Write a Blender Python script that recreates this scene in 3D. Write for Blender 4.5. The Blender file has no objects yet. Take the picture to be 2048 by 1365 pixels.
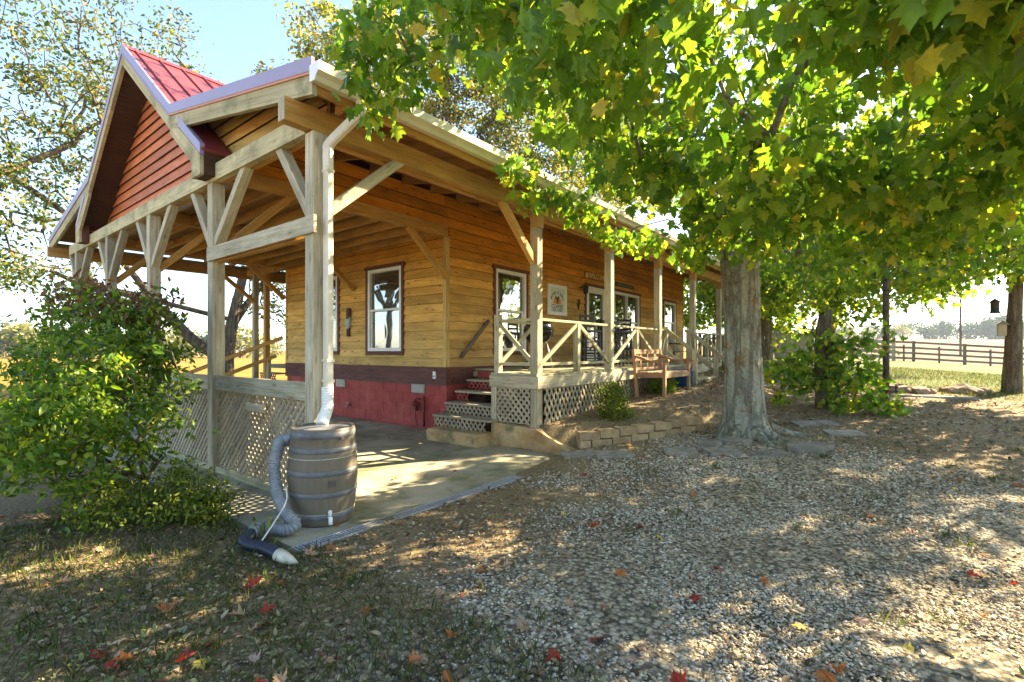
import bpy, bmesh, math, random
import numpy as np
from mathutils import Vector, Matrix
random.seed(7); rng = np.random.default_rng(7)
sc = bpy.context.scene
col = sc.collection
R = math.radians

# ---------------------------------------------------------------- camera
YAW = R(38.27)
cd = bpy.data.cameras.new('camera'); cam = bpy.data.objects.new('camera', cd); col.objects.link(cam)
cam.location = (0, 0, 1.4); cam.rotation_euler = (R(90), 0, YAW)
cd.sensor_width = 36; cd.lens = 36*990/2048; cd.shift_y = 19.5/2048
cd.clip_start = .05; cd.clip_end = 3000
sc.camera = cam
# ---------------------------------------------------------------- sky, sun, exposure
SUN_AZ, SUN_EL = R(24), R(34)
w = bpy.data.worlds.new('World'); sc.world = w; w.use_nodes = True
nt = w.node_tree; nt.nodes.clear()
sky = nt.nodes.new('ShaderNodeTexSky'); sky.sky_type = 'NISHITA'; sky.sun_disc = False
sky.sun_elevation = SUN_EL; sky.sun_rotation = SUN_AZ; sky.air_density = 1.0; sky.dust_density = .7; sky.ozone_density = 1.6
bg = nt.nodes.new('ShaderNodeBackground'); bg.inputs[1].default_value = .08
wo = nt.nodes.new('ShaderNodeOutputWorld')
nt.links.new(sky.outputs[0], bg.inputs[0]); nt.links.new(bg.outputs[0], wo.inputs[0])
sl = bpy.data.lights.new('sun', 'SUN'); sl.energy = 5.0; sl.angle = R(.5); sl.color = (1, .84, .56)
so = bpy.data.objects.new('sun', sl); col.objects.link(so)
tosun = Vector((math.sin(SUN_AZ)*math.cos(SUN_EL), math.cos(SUN_AZ)*math.cos(SUN_EL), math.sin(SUN_EL)))
so.rotation_euler = (-tosun).to_track_quat('-Z', 'Y').to_euler()
vs = sc.view_settings; vs.view_transform = 'Standard'; vs.look = 'None'; vs.exposure = 2.7; vs.gamma = 1
vs.use_curve_mapping = False
sc.cycles.max_bounces = 7; sc.cycles.diffuse_bounces = 4; sc.cycles.glossy_bounces = 3
sc.cycles.transmission_bounces = 4; sc.cycles.caustics_reflective = False; sc.cycles.caustics_refractive = False
sc.cycles.sample_clamp_indirect = 6

# ---------------------------------------------------------------- material helpers
def mat(name, rough=.8, spec=.3):
    m = bpy.data.materials.new(name); m.use_nodes = True
    n = m.node_tree; b = n.nodes['Principled BSDF']
    b.inputs['Roughness'].default_value = rough
    b.inputs['Specular IOR Level'].default_value = spec
    return m, n, b
def N(n, t, **k):
    x = n.nodes.new('ShaderNode'+t)
    for a, v in k.items():
        if a in x.inputs.keys() if isinstance(a, str) else False: x.inputs[a].default_value = v
        else: setattr(x, a, v)
    return x
def ramp(n, fac, stops, interp='LINEAR'):
    r = n.nodes.new('ShaderNodeValToRGB'); e = r.color_ramp; e.interpolation = interp
    while len(e.elements) < len(stops): e.elements.new(.5)
    for el, (p, c) in zip(e.elements, stops): el.position = p; el.color = (*c, 1) if len(c) == 3 else c
    n.links.new(fac, r.inputs[0]); return r.outputs[0]
def noise(n, vec=None, scale=5, detail=5, rough=.55, dist=0):
    t = n.nodes.new('ShaderNodeTexNoise')
    t.inputs['Scale'].default_value = scale; t.inputs['Detail'].default_value = detail
    t.inputs['Roughness'].default_value = rough; t.inputs['Distortion'].default_value = dist
    if vec: n.links.new(vec, t.inputs['Vector'])
    return t.outputs['Fac']
def mixc(n, a, b, fac, mode='MIX'):
    x = n.nodes.new('ShaderNodeMix'); x.data_type = 'RGBA'; x.blend_type = mode
    if isinstance(fac, (int, float)): x.inputs[0].default_value = fac
    else: n.links.new(fac, x.inputs[0])
    for v, i in ((a, 6), (b, 7)):
        if isinstance(v, tuple): x.inputs[i].default_value = (*v[:3], 1)
        else: n.links.new(v, x.inputs[i])
    return x.outputs[2]
def mapping(n, vec, scale, off=None):
    x = n.nodes.new('ShaderNodeMapping'); x.inputs['Scale'].default_value = scale
    n.links.new(vec, x.inputs['Vector'])
    if off: n.links.new(off, x.inputs['Location'])
    return x.outputs[0]
def bump(n, b, h, strength=.3, dist=.01):
    x = n.nodes.new('ShaderNodeBump'); x.inputs['Strength'].default_value = strength; x.inputs['Distance'].default_value = dist
    n.links.new(h, x.inputs['Height']); n.links.new(x.outputs[0], b.inputs['Normal'])
def pos(n): return N(n, 'NewGeometry').outputs['Position']

def wood(name, stops, rough=.75, knots=.6, mould=0., tint=True, gscale=1.):
    m, n, b = mat(name, rough, .25)
    uv = N(n, 'UVMap').outputs[0]; oi = N(n, 'ObjectInfo')
    off = N(n, 'CombineXYZ'); mul = N(n, 'Math', operation='MULTIPLY'); mul.inputs[1].default_value = 57.3
    n.links.new(oi.outputs['Random'], mul.inputs[0]); n.links.new(mul.outputs[0], off.inputs[0]); n.links.new(mul.outputs[0], off.inputs[1])
    v = mapping(n, uv, (1.1*gscale, 22*gscale, 1), off.outputs[0])
    g = noise(n, v, 2.2, 7, .62, .6)
    c = ramp(n, g, stops)
    vk = mapping(n, uv, (2.6, 9, 1), off.outputs[0])
    k = n.nodes.new('ShaderNodeTexVoronoi'); k.inputs['Scale'].default_value = 1.25; n.links.new(vk, k.inputs['Vector'])
    kf = ramp(n, k.outputs['Distance'], [(.0, (1, 1, 1)), (.10, (.8, .8, .8)), (.2, (0, 0, 0))])
    kk = N(n, 'Math', operation='MULTIPLY'); kk.inputs[1].default_value = knots; n.links.new(kf, kk.inputs[0])
    dark = tuple(x*.35 for x in stops[0][1])
    c = mixc(n, c, dark, kk.outputs[0])
    big = noise(n, mapping(n, uv, (.9, 3, 1), off.outputs[0]), 1.5, 4)
    c = mixc(n, c, ramp(n, big, [(.3, (.66, .66, .66)), (.7, (1.12, 1.12, 1.12))]), 1., 'MULTIPLY')
    if mould:
        mf = ramp(n, noise(n, pos(n), 2.6, 7, .7), [(.5, (0, 0, 0)), (.68, (mould,)*3)])
        c = mixc(n, c, (.10, .12, .05), mf)
    rv = N(n, 'MapRange'); rv.inputs[3].default_value = .86; rv.inputs[4].default_value = 1.1; n.links.new(oi.outputs['Random'], rv.inputs[0])
    hs = N(n, 'HueSaturation'); n.links.new(c, hs.inputs['Color']); n.links.new(rv.outputs[0], hs.inputs['Value'])
    c = hs.outputs[0]
    if tint: c = mixc(n, c, oi.outputs['Color'], 1., 'MULTIPLY')
    n.links.new(c, b.inputs['Base Color'])
    bump(n, b, g, .35, .006)
    return m
def plain(name, c, rough=.5, var=.12, scale=8, spec=.4, metallic=0, bumps=0):
    m, n, b = mat(name, rough, spec); b.inputs['Metallic'].default_value = metallic
    f = noise(n, pos(n), scale, 6, .65)
    lo = tuple(x*(1-var*2) for x in c); hi = tuple(min(1, x*(1+var)) for x in c)
    n.links.new(ramp(n, f, [(.28, lo), (.7, hi)]), b.inputs['Base Color'])
    if bumps: bump(n, b, f, bumps, .01)
    return m
W3 = (1, 1, 1)
M = {}
M['clap'] = wood('cedar_siding', [(.25, (.56, .50, .42)), (.5, (.90, .87, .82)), (.8, (1.1, 1.08, 1.05))], .7, .85)
M['beam'] = wood('honey_timber', [(.25, (.34, .16, .035)), (.5, (.54, .29, .07)), (.8, (.64, .38, .12))], .6, .5)
M['post'] = wood('weathered_timber', [(.25, (.26, .205, .115)), (.5, (.52, .45, .30)), (.8, (.68, .61, .45))], .85, .5, .3)
M['trimwood'] = wood('pale_pine', [(.25, (.36, .28, .13)), (.5, (.56, .47, .26)), (.8, (.66, .57, .35))], .8, .4, .65)
M['deck'] = wood('mossy_deck_board', [(.25, (.23, .20, .105)), (.5, (.45, .41, .255)), (.8, (.57, .52, .35))], .9, .2, .5)
M['lattice'] = wood('lattice_wood', [(.25, (.27, .215, .135)), (.5, (.46, .385, .26)), (.8, (.56, .48, .35))], .9, .1, .25)
M['redlat'] = wood('red_lattice_wood', [(.25, (.25, .045, .035)), (.6, (.42, .09, .07))], .9, .1, .2)
M['skirt'] = wood('brown_stained_board', [(.25, (.085, .03, .022)), (.5, (.17, .068, .05)), (.8, (.25, .115, .085))], .7, .5)
M['redclap'] = wood('red_stained_siding', [(.25, (.40, .095, .025)), (.5, (.66, .19, .065)), (.8, (.78, .33, .17))], .55, .55)
M['darkbrown'] = wood('dark_soffit_and_board_shade', [(.25, (.038, .018, .008)), (.6, (.095, .045, .02))], .6, .3)  # soffit wood; on board undersides it serves as painted shadow lines
M['bench'] = wood('teak', [(.25, (.27, .13, .06)), (.5, (.44, .26, .14)), (.8, (.55, .38, .25))], .75, .15)
M['fence'] = wood('grey_fence_board', [(.25, (.10, .08, .062)), (.6, (.22, .17, .13))], .9, .2)
M['plankgrey'] = wood('grey_plank', [(.25, (.16, .14, .125)), (.6, (.36, .33, .30))], .9, .2)
M['darkwood'] = wood('dark_furniture_wood', [(.25, (.03, .02, .014)), (.6, (.075, .052, .036))], .5, .1)
M['bluechair'] = wood('slate_painted_wood', [(.25, (.06, .07, .075)), (.6, (.14, .16, .17))], .6, .1)
M['casing'] = wood('brown_window_casing', [(.25, (.10, .032, .018)), (.6, (.20, .075, .045))], .65, .2)
M['white'] = plain('white_vinyl', (.80, .79, .74), .35, .05, 6)
M['gutter'] = plain('cream_aluminium', (.72, .64, .44), .3, .12, 3, .5)
M['spout'] = plain('white_aluminium', (.72, .65, .50), .35, .10, 4, .5)
M['elbow'] = plain('white_corrugated_plastic', (.80, .79, .74), .4, .08, 5)
M['lilac'] = plain('sky_reflection_trim', (.31, .235, .335), .35, .06, 1.2, .6)  # red metal trim with the sky's reflection put into its colour
M['orange'] = plain('orange_reflection_edge', (.62, .22, .05), .35, .1, 3)  # reflection of the lower lip, put in as an orange colour
M['black'] = plain('black_enamel', (.012, .012, .013), .12, .1, 6, .6)
M['steel'] = plain('steel', (.55, .55, .54), .3, .1, 9, .5, 1)
M['iron'] = plain('dark_iron', (.035, .032, .03), .5, .2, 9)
M['galv'] = plain('galvanised_grating', (.42, .43, .43), .5, .2, 30, .5, .3)
M['pit'] = plain('drain_channel', (.03, .03, .03), .8)
M['hose'] = plain('grey_hose', (.235, .245, .25), .5, .2, 14)
M['navy'] = plain('black_drain_hose', (.022, .024, .04), .45, .2, 12)
M['cream'] = plain('cream_plastic', (.58, .54, .40), .5, .15, 10)
M['rope'] = plain('pale_cord', (.62, .60, .54), .8)
M['band'] = plain('blue_grey_band', (.15, .148, .15), .5, .22, 9)
M['plate'] = plain('brown_plate', (.11, .085, .07), .6)
M['blue'] = plain('blue_plastic', (.012, .075, .23), .3, .1, 4)
M['terracotta'] = plain('terracotta', (.42, .19, .09), .8, .2, 8)
M['greenpot'] = plain('green_glazed_pot', (.25, .33, .05), .3)
M['signpanel'] = plain('pale_sign_panel', (.66, .70, .60), .6, .06)
M['signink'] = plain('dark_green_ink', (.05, .075, .06), .7)
M['signorange'] = plain('orange_ink', (.78, .27, .02), .7)
M['signgold'] = plain('gold_letters', (.9, .6, .2), .6, .1)
M['signbrown'] = plain('brown_sign_board', (.36, .17, .04), .7, .2)
M['signdark'] = plain('dark_sign_board', (.055, .065, .045), .7, .2)
M['signfaint'] = plain('dull_letters', (.26, .22, .12), .7, .2)
M['figure'] = plain('carved_brown_wood', (.10, .05, .03), .7, .25, 20)
M['pale'] = plain('pale_blue_paint', (.42, .50, .47), .7, .1, 20)
M['vent'] = plain('grey_vent_metal', (.42, .38, .33), .5, .2, 10)
M['dark'] = plain('dark_opening', (.012, .01, .008), .9)
M['redpipe'] = plain('red_painted_metal', (.20, .03, .025), .6, .3, 20)
M['pole'] = None
# lamp glass
m, n, b = mat('warm_lamp_glass', .3); b.inputs['Base Color'].default_value = (.9, .5, .15, 1)
b.inputs['Emission Color'].default_value = (1, .5, .12, 1); b.inputs['Emission Strength'].default_value = 1.2; M['lamp'] = m
# window glass: dark room behind, strong clear reflection, slightly wavy
m, n, b = mat('window_glass', .03, .9); b.inputs['Base Color'].default_value = (.035, .042, .036, 1); b.inputs['IOR'].default_value = 2.4
bump(n, b, noise(n, pos(n), 1.6, 2, .4, .8), .10, .05); M['glass'] = m
# barrel plastic
m, n, b = mat('oak_brown_plastic', .5, .35)
p = mapping(n, N(n, 'TexCoord').outputs['Object'], (14, 14, .8)); f = noise(n, p, 2.2, 6, .6)
c = ramp(n, f, [(.3, (.135, .108, .072)), (.7, (.175, .142, .098))])
c = mixc(n, c, (.30, .28, .24), ramp(n, noise(n, pos(n), 55, 4, .7), [(.66, (0, 0, 0)), (.74, (.5,)*3)]))
n.links.new(c, b.inputs['Base Color']); bump(n, b, f, .2, .004); M['barrel'] = m
# painted block foundation
m, n, b = mat('red_painted_block', .75)
f = noise(n, pos(n), 3.5, 7, .65); c = ramp(n, f, [(.3, (.30, .045, .035)), (.55, (.42, .075, .058)), (.8, (.50, .13, .10))])
n.links.new(c, b.inputs['Base Color']); bump(n, b, noise(n, pos(n), 70, 4, .7), .35, .004); M['block'] = m
# red metal roof
m, n, b = mat('red_metal_roof', .42, .4)
f = noise(n, pos(n), .9, 5, .6); n.links.new(ramp(n, f, [(.3, (.19, .03, .028)), (.7, (.28, .058, .05))]), b.inputs['Base Color']); M['roof'] = m
# concrete
m, n, b = mat('patio_concrete', .85)
P = pos(n); f = noise(n, P, 1.1, 7, .62); c = ramp(n, f, [(.3, (.24, .21, .14)), (.55, (.40, .35, .245)), (.8, (.50, .45, .33))])
ms = ramp(n, noise(n, P, 1.7, 8, .68, .4), [(.46, (0, 0, 0)), (.64, (.75,)*3)])
c = mixc(n, c, (.10, .115, .045), ms)
c = mixc(n, c, (.06, .05, .035), ramp(n, noise(n, P, 38, 4, .7), [(.62, (0, 0, 0)), (.72, (.6,)*3)]))
n.links.new(c, b.inputs['Base Color']); bump(n, b, noise(n, P, 45, 5, .7), .4, .006); M['concrete'] = m
m, n, b = mat('clay_stained_concrete', .9)
P = pos(n); c = ramp(n, noise(n, P, 2.2, 6, .6), [(.3, (.30, .17, .07)), (.5, (.52, .36, .17)), (.75, (.60, .50, .32))])
c = mixc(n, c, (.13, .14, .07), ramp(n, noise(n, P, 3.1, 6, .65), [(.5, (0, 0, 0)), (.66, (.8,)*3)]))
n.links.new(c, b.inputs['Base Color']); bump(n, b, noise(n, P, 40, 5, .7), .5, .008); M['clay'] = m
# garden blocks / stones
def stone(name, lo, hi, moss=.5):
    m, n, b = mat(name, .92, .2); P = pos(n); oi = N(n, 'ObjectInfo')
    c = ramp(n, noise(n, P, 9, 7, .68), [(.3, lo), (.7, hi)])
    c = mixc(n, c, (.075, .085, .035), ramp(n, noise(n, P, 4, 6, .65), [(.55, (0, 0, 0)), (.7, (moss,)*3)]))
    rv = N(n, 'MapRange'); rv.inputs[3].default_value = .8; rv.inputs[4].default_value = 1.15; n.links.new(oi.outputs['Random'], rv.inputs[0])
    hs = N(n, 'HueSaturation'); n.links.new(c, hs.inputs['Color']); n.links.new(rv.outputs[0], hs.inputs['Value'])
    n.links.new(hs.outputs[0], b.inputs['Base Color']); bump(n, b, noise(n, P, 30, 6, .75), .7, .012); return m
M['gblock'] = stone('tan_garden_block', (.27, .18, .095), (.50, .36, .20), .4)
M['slab'] = stone('grey_flagstone', (.17, .145, .115), (.36, .315, .255), .4)
M['rock'] = stone('border_rock', (.16, .10, .07), (.36, .26, .19), .3)
# gravel: every stone its own grey
m, n, b = mat('gravel_stone', .9, .2)
rp = N(n, 'NewGeometry').outputs['Random Per Island']
c = ramp(n, rp, [(0, (.21, .16, .095)), (.3, (.40, .325, .215)), (.65, (.55, .475, .36)), (.9, (.70, .62, .49)), (1, (.46, .31, .16))])
c = mixc(n, c, ramp(n, noise(n, pos(n), 60, 4, .6), [(.3, (.75,)*3), (.7, (1.08,)*3)]), 1., 'MULTIPLY')
n.links.new(c, b.inputs['Base Color']); M['gravel'] = m
# ground: earth, leaf crumbs, gravel dust, lawn by place
m, n, b = mat('yard_ground', .95, .15)
P = pos(n); sx = N(n, 'SeparateXYZ'); n.links.new(P, sx.inputs[0])
fine = noise(n, P, 42, 7, .75); mid = noise(n, P, 3.2, 6, .65); big = noise(n, P, .55, 4, .6)
earth = ramp(n, fine, [(.3, (.085, .06, .03)), (.5, (.22, .16, .085)), (.63, (.36, .27, .15)), (.78, (.52, .41, .25))])
vo = n.nodes.new('ShaderNodeTexVoronoi'); vo.inputs['Scale'].default_value = 34; n.links.new(P, vo.inputs['Vector'])
gv = ramp(n, vo.outputs['Color'], [(.15, (.22, .175, .11)), (.5, (.40, .33, .22)), (.85, (.58, .49, .345))])
gv = mixc(n, gv, (.06, .052, .04), ramp(n, vo.outputs['Distance'], [(.35, (0, 0, 0)), (.75, (.9,)*3)]))
grass = ramp(n, noise(n, P, 26, 6, .7), [(.3, (.045, .065, .01)), (.55, (.105, .13, .02)), (.75, (.18, .165, .05))])
grass = mixc(n, grass, (.20, .145, .062), ramp(n, noise(n, P, 1.3, 6, .65), [(.46, (0, 0, 0)), (.68, (.8,)*3)]))
def lin(a, o, bb):      # a*x+o*y+bb
    x1 = N(n, 'Math', operation='MULTIPLY_ADD'); n.links.new(sx.outputs[0], x1.inputs[0]); x1.inputs[1].default_value = a; x1.inputs[2].default_value = bb
    x2 = N(n, 'Math', operation='MULTIPLY_ADD'); n.links.new(sx.outputs[1], x2.inputs[0]); x2.inputs[1].default_value = o; n.links.new(x1.outputs[0], x2.inputs[2])
    x3 = N(n, 'Math', operation='MULTIPLY_ADD'); n.links.new(mid, x3.inputs[0]); x3.inputs[1].default_value = 2.2; x3.inputs[2].default_value = -1.1
    x4 = N(n, 'Math', operation='ADD'); n.links.new(x2.outputs[0], x4.inputs[0]); n.links.new(x3.outputs[0], x4.inputs[1])
    return x4.outputs[0]
g1 = ramp(n, lin(1, 0, 2.5), [(0, (0, 0, 0)), (.9, W3)]); g2 = ramp(n, lin(-.25, -1, 7.4), [(0, (0, 0, 0)), (1, W3)])
gm = mixc(n, g1, g2, 1., 'MULTIPLY')
c = mixc(n, earth, gv, gm)
lawn = ramp(n, lin(.05, 1, -12.4), [(0, (0, 0, 0)), (.8, W3)])
c = mixc(n, c, grass, lawn)
lawn2 = ramp(n, lin(-1, 0, -14.5), [(0, (0, 0, 0)), (.8, W3)])
c = mixc(n, c, grass, lawn2)
n.links.new(c, b.inputs['Base Color']); bump(n, b, fine, .9, .02); M['ground'] = m
m, n, b = mat('stubble_field', .95, .1); P = pos(n); sx = N(n, 'SeparateXYZ'); n.links.new(P, sx.inputs[0])
f = noise(n, mapping(n, P, (.02, .25, 1)), 3, 6, .65)
fr = ramp(n, f, [(.3, (.125, .07, .036)), (.7, (.185, .112, .062))]); fl = ramp(n, f, [(.3, (.20, .115, .016)), (.7, (.27, .17, .032))])
mr = N(n, 'MapRange'); mr.inputs[1].default_value = -22; mr.inputs[2].default_value = -12; n.links.new(sx.outputs[0], mr.inputs[0])
n.links.new(mixc(n, fl, fr, mr.outputs[0]), b.inputs['Base Color']); M['field'] = m
# bark
def bark(name, stops, lichen=(.42, .44, .37), lf=.75, sc_=1.):
    m, n, b = mat(name, .95, .15); P = pos(n)
    v = mapping(n, P, (9*sc_, 9*sc_, 1.5*sc_)); f = noise(n, v, 2.0, 8, .68, 1.2)
    vo = n.nodes.new('ShaderNodeTexVoronoi'); vo.feature = 'DISTANCE_TO_EDGE'; vo.inputs['Scale'].default_value = 1.
    wv = mixc(n, mapping(n, P, (34*sc_, 34*sc_, 4.0*sc_)), noise(n, mapping(n, P, (6*sc_, 6*sc_, 2*sc_)), 3., 4, .6), .75); n.links.new(mapping(n, wv, (1, 1, 1)), vo.inputs['Vector'])
    cr = ramp(n, vo.outputs['Distance'], [(.0, (.4, .4, .4)), (.2, (1, 1, 1))])
    c = ramp(n, f, stops)
    lm = ramp(n, noise(n, P, 4.2*sc_, 8, .75, .3), [(.41, (0, 0, 0)), (.49, (lf,)*3)])
    lc = ramp(n, noise(n, P, 26, 6, .75), [(.3, tuple(x*.5 for x in lichen)), (.7, lichen)])
    c = mixc(n, c, lc, lm)
    c = mixc(n, (.05, .037, .025), c, cr)
    hgt = mixc(n, cr, f, .6)
    n.links.new(c, b.inputs['Base Color']); bump(n, b, hgt, 1., .06); return m
M['bark'] = bark('maple_bark', [(.3, (.11, .075, .04)), (.5, (.26, .18, .10)), (.7, (.42, .31, .18))], (.44, .45, .36), .95)
M['bark2'] = bark('brown_bark', [(.3, (.04, .027, .018)), (.5, (.13, .088, .055)), (.75, (.25, .18, .11))], (.30, .27, .19), .5)
M['pole'] = bark('flaking_pole_paint', [(.3, (.02, .018, .016)), (.5, (.07, .062, .055)), (.7, (.16, .145, .13))], (.5, .48, .42), .5, 3.)
# leaves
def leaf(name, stops, trans=.45, rough=.5, tboost=1.25):
    m, n, b = mat(name, rough, .35)
    rp = N(n, 'NewGeometry').outputs['Random Per Island']
    c = ramp(n, rp, stops)
    c = mixc(n, c, ramp(n, noise(n, pos(n), 22, 4, .6), [(.3, (.72,)*3), (.7, (1.12,)*3)]), 1., 'MULTIPLY')
    n.links.new(c, b.inputs['Base Color'])
    t = N(n, 'BsdfTranslucent'); mx = N(n, 'MixShader'); mx.inputs[0].default_value = trans
    tc = mixc(n, c, (tboost*1.02, tboost*1.0, tboost*.5), 1., 'MULTIPLY'); n.links.new(tc, t.inputs[0])
    n.links.new(b.outputs[0], mx.inputs[1]); n.links.new(t.outputs[0], mx.inputs[2])
    n.links.new(mx.outputs[0], n.nodes['Material Output'].inputs[0]); return m
M['maple'] = leaf('maple_leaf', [(0, (.068, .15, .015)), (.35, (.122, .232, .02)), (.7, (.195, .31, .028)), (.88, (.30, .37, .035)), (.97, (.46, .43, .05)), (1, (.5, .34, .04))], .55, .45, 1.6)
M['mapleleaf'] = leaf('maple_leaf_single', [(0, (.095, .195, .02)), (1, (.20, .32, .03))], .55, .42, 1.6)
M['mapleyellow'] = leaf('maple_leaf_yellow', [(0, (.36, .34, .03)), (1, (.44, .40, .05))], .5, .42, 1.4)
M['maplefar'] = leaf('maple_leaf_far', [(0, (.07, .13, .012)), (.5, (.16, .26, .025)), (.85, (.30, .36, .04)), (1, (.5, .42, .05))], .55, .5, 1.6)  # leaf tones of the trees farther back
M['yellowleaf'] = leaf('autumn_yellow_leaf', [(0, (.07, .10, .015)), (.4, (.16, .19, .022)), (.75, (.34, .31, .035)), (1, (.48, .34, .05))], .62, .5, 1.7)
M['sparse'] = leaf('thin_autumn_leaf', [(0, (.03, .06, .01)), (.5, (.075, .12, .016)), (.8, (.20, .21, .025)), (1, (.42, .27, .06))], .5, .5, 1.4)
M['bushleaf'] = leaf('bush_leaf', [(0, (.05, .12, .016)), (.4, (.11, .21, .02)), (.8, (.23, .32, .03)), (1, (.40, .42, .05))], .5, .4, 1.5)
M['bushred'] = leaf('reddened_bush_leaf', [(0, (.16, .05, .03)), (.5, (.24, .10, .05)), (1, (.20, .17, .05))], .4, .45, 1.2)
M['lowleaf'] = leaf('low_shrub_leaf', [(0, (.06, .10, .015)), (.5, (.17, .22, .025)), (1, (.33, .36, .04))], .45, .45, 1.3)
M['fargreen'] = leaf('far_tree_leaf', [(0, (.02, .045, .018)), (.6, (.045, .08, .025)), (1, (.09, .12, .03))], .3)
M['fargold'] = leaf('far_gold_leaf', [(0, (.10, .12, .03)), (.6, (.26, .25, .06)), (1, (.40, .34, .10))], .3)
M['weed'] = leaf('ground_weed_leaf', [(0, (.08, .12, .03)), (.5, (.17, .20, .06)), (.8, (.33, .32, .16)), (1, (.42, .33, .2))], .3)
M['litter'] = leaf('leaf_crumbs', [(0, (.07, .045, .025)), (.35, (.19, .125, .07)), (.7, (.36, .26, .15)), (.93, (.52, .42, .27)), (1, (.36, .09, .04))], .15, .7, 1.)
M['grassblade'] = leaf('grass_blade', [(0, (.05, .085, .015)), (.6, (.12, .16, .028)), (1, (.28, .24, .08))], .3)
def fallen(name, c): return leaf(name, [(0, tuple(x*.75 for x in c)), (1, c)], .3, .6, 1.2)
M['fl_red'] = fallen('fallen_red', (.44, .05, .025)); M['fl_orange'] = fallen('fallen_orange', (.52, .18, .05))
M['fl_tan'] = fallen('fallen_tan', (.52, .33, .19)); M['fl_yellow'] = fallen('fallen_yellow', (.60, .48, .09)); M['fl_pink'] = fallen('fallen_pale', (.60, .42, .33))

# ---------------------------------------------------------------- mesh helpers
class MB:
    def __init__(s): s.v = []; s.f = []; s.uv = []; s.smooth = False
    def face(s, pts, uvs=None):
        i = len(s.v); s.v += [tuple(p) for p in pts]; s.f.append(tuple(range(i, i+len(pts))))
        s.uv += uvs if uvs else [(p[0]+p[1], p[2]) for p in pts]
        return s
    def prism(s, poly, vec):
        """polygon (list of 3D points) swept along vec; u runs along vec, v round the section"""
        vec = Vector(vec); L = vec.length; poly = [Vector(p) for p in poly]
        k = len(poly); nrm = Vector((0, 0, 0))
        for i in range(k): nrm += poly[i].cross(poly[(i+1) % k])
        if nrm.dot(vec) > 0: poly = poly[::-1]
        u0 = random.random()*7; acc = 0
        for i in range(k):
            a, b_ = poly[i], poly[(i+1) % k]; d = (b_-a).length
            s.face([a, a+vec, b_+vec, b_], [(u0, acc), (u0+L, acc), (u0+L, acc+d), (u0, acc+d)]); acc += d
        c0 = poly[0]
        ax = (poly[1]-poly[0]).normalized() if (poly[1]-poly[0]).length > 1e-9 else Vector((1, 0, 0))
        ay = vec.normalized().cross(ax)
        cap = [((p-c0).dot(ax)*.3, (p-c0).dot(ay)) for p in poly]
        s.face(poly, cap); s.face([p+vec for p in poly][::-1], cap[::-1])
        return s
    def beam(s, p0, p1, w_, h, up=(0, 0, 1), ch=.004):
        p0, p1 = Vector(p0), Vector(p1); d = (p1-p0).normalized(); up = Vector(up)
        if abs(d.dot(up.normalized())) > .99: up = Vector((0, 1, 0)) if abs(d.y) < .9 else Vector((1, 0, 0))
        r = d.cross(up).normalized(); u = r.cross(d).normalized()
        a, b_ = w_/2, h/2; c = min(ch, a*.4, b_*.4)
        q = [(-a+c, -b_), (a-c, -b_), (a, -b_+c), (a, b_-c), (a-c, b_), (-a+c, b_), (-a, b_-c), (-a, -b_+c)] if c > .0005 else [(-a, -b_), (a, -b_), (a, b_), (-a, b_)]
        return s.prism([p0+r*x+u*y for x, y in q], p1-p0)
    def box(s, x0, x1, y0, y1, z0, z1, ch=.003):
        d = [(x1-x0), (y1-y0), (z1-z0)]; i = d.index(max(d)); cx, cy, cz = (x0+x1)/2, (y0+y1)/2, (z0+z1)/2
        if i == 0: return s.beam((x0, cy, cz), (x1, cy, cz), d[1], d[2], ch=ch)
        if i == 1: return s.beam((cx, y0, cz), (cx, y1, cz), d[0], d[2], ch=ch)
        return s.beam((cx, cy, z0), (cx, cy, z1), d[0], d[1], (0, 1, 0), ch)
    def tube(s, pts, rad, k=8, cap=True):
        pts = [Vector(p) for p in pts]; rings = []; u = 0
        prev = None
        for i, p in enumerate(pts):
            t = (pts[min(i+1, len(pts)-1)]-pts[max(i-1, 0)]).normalized()
            if prev is None: prev = t.orthogonal().normalized()
            prev = (prev-t*prev.dot(t)).normalized(); q = t.cross(prev)
            r = rad[i] if isinstance(rad, (list, tuple)) else rad
            i0 = len(s.v); s.v += [tuple(p+(prev*math.cos(2*math.pi*j/k)+q*math.sin(2*math.pi*j/k))*r) for j in range(k)]
            if i: u += (p-pts[i-1]).length
            rings.append((i0, u, r))
        for (a, ua, ra), (b_, ub, rb) in zip(rings, rings[1:]):
            for j in range(k):
                l = (j+1) % k; s.f.append((a+j, a+l, b_+l, b_+j))
                s.uv += [(ua, j*ra), (ua, (j+1)*ra), (ub, (j+1)*rb), (ub, j*rb)]
        if cap:
            for (a, ua, ra), fl in ((rings[0], 1), (rings[-1], 0)):
                idx = tuple(range(a, a+k)); s.f.append(idx[::-1] if fl else idx); s.uv += [(0, 0)]*k
        s.smooth = True
        return s
    def lathe(s, prof, c=(0, 0, 0), k=28, cap=True):
        i0 = len(s.v); acc = 0
        for r, z in prof: s.v += [(c[0]+max(r, .0005)*math.cos(2*math.pi*j/k), c[1]+max(r, .0005)*math.sin(2*math.pi*j/k), c[2]+z) for j in range(k)]
        for i in range(len(prof)-1):
            a, b_ = i0+i*k, i0+(i+1)*k; d = math.dist(prof[i], prof[i+1])
            for j in range(k):
                l = (j+1) % k; s.f.append((a+j, a+l, b_+l, b_+j))
                s.uv += [(j/k, acc), ((j+1)/k, acc), ((j+1)/k, acc+d), (j/k, acc+d)]
            acc += d
        if cap:
            for a, fl in ((i0, 1), (i0+(len(prof)-1)*k, 0)):
                idx = tuple(range(a, a+k)); s.f.append(idx[::-1] if fl else idx); s.uv += [(0, 0)]*k
        s.smooth = True
        return s
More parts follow.
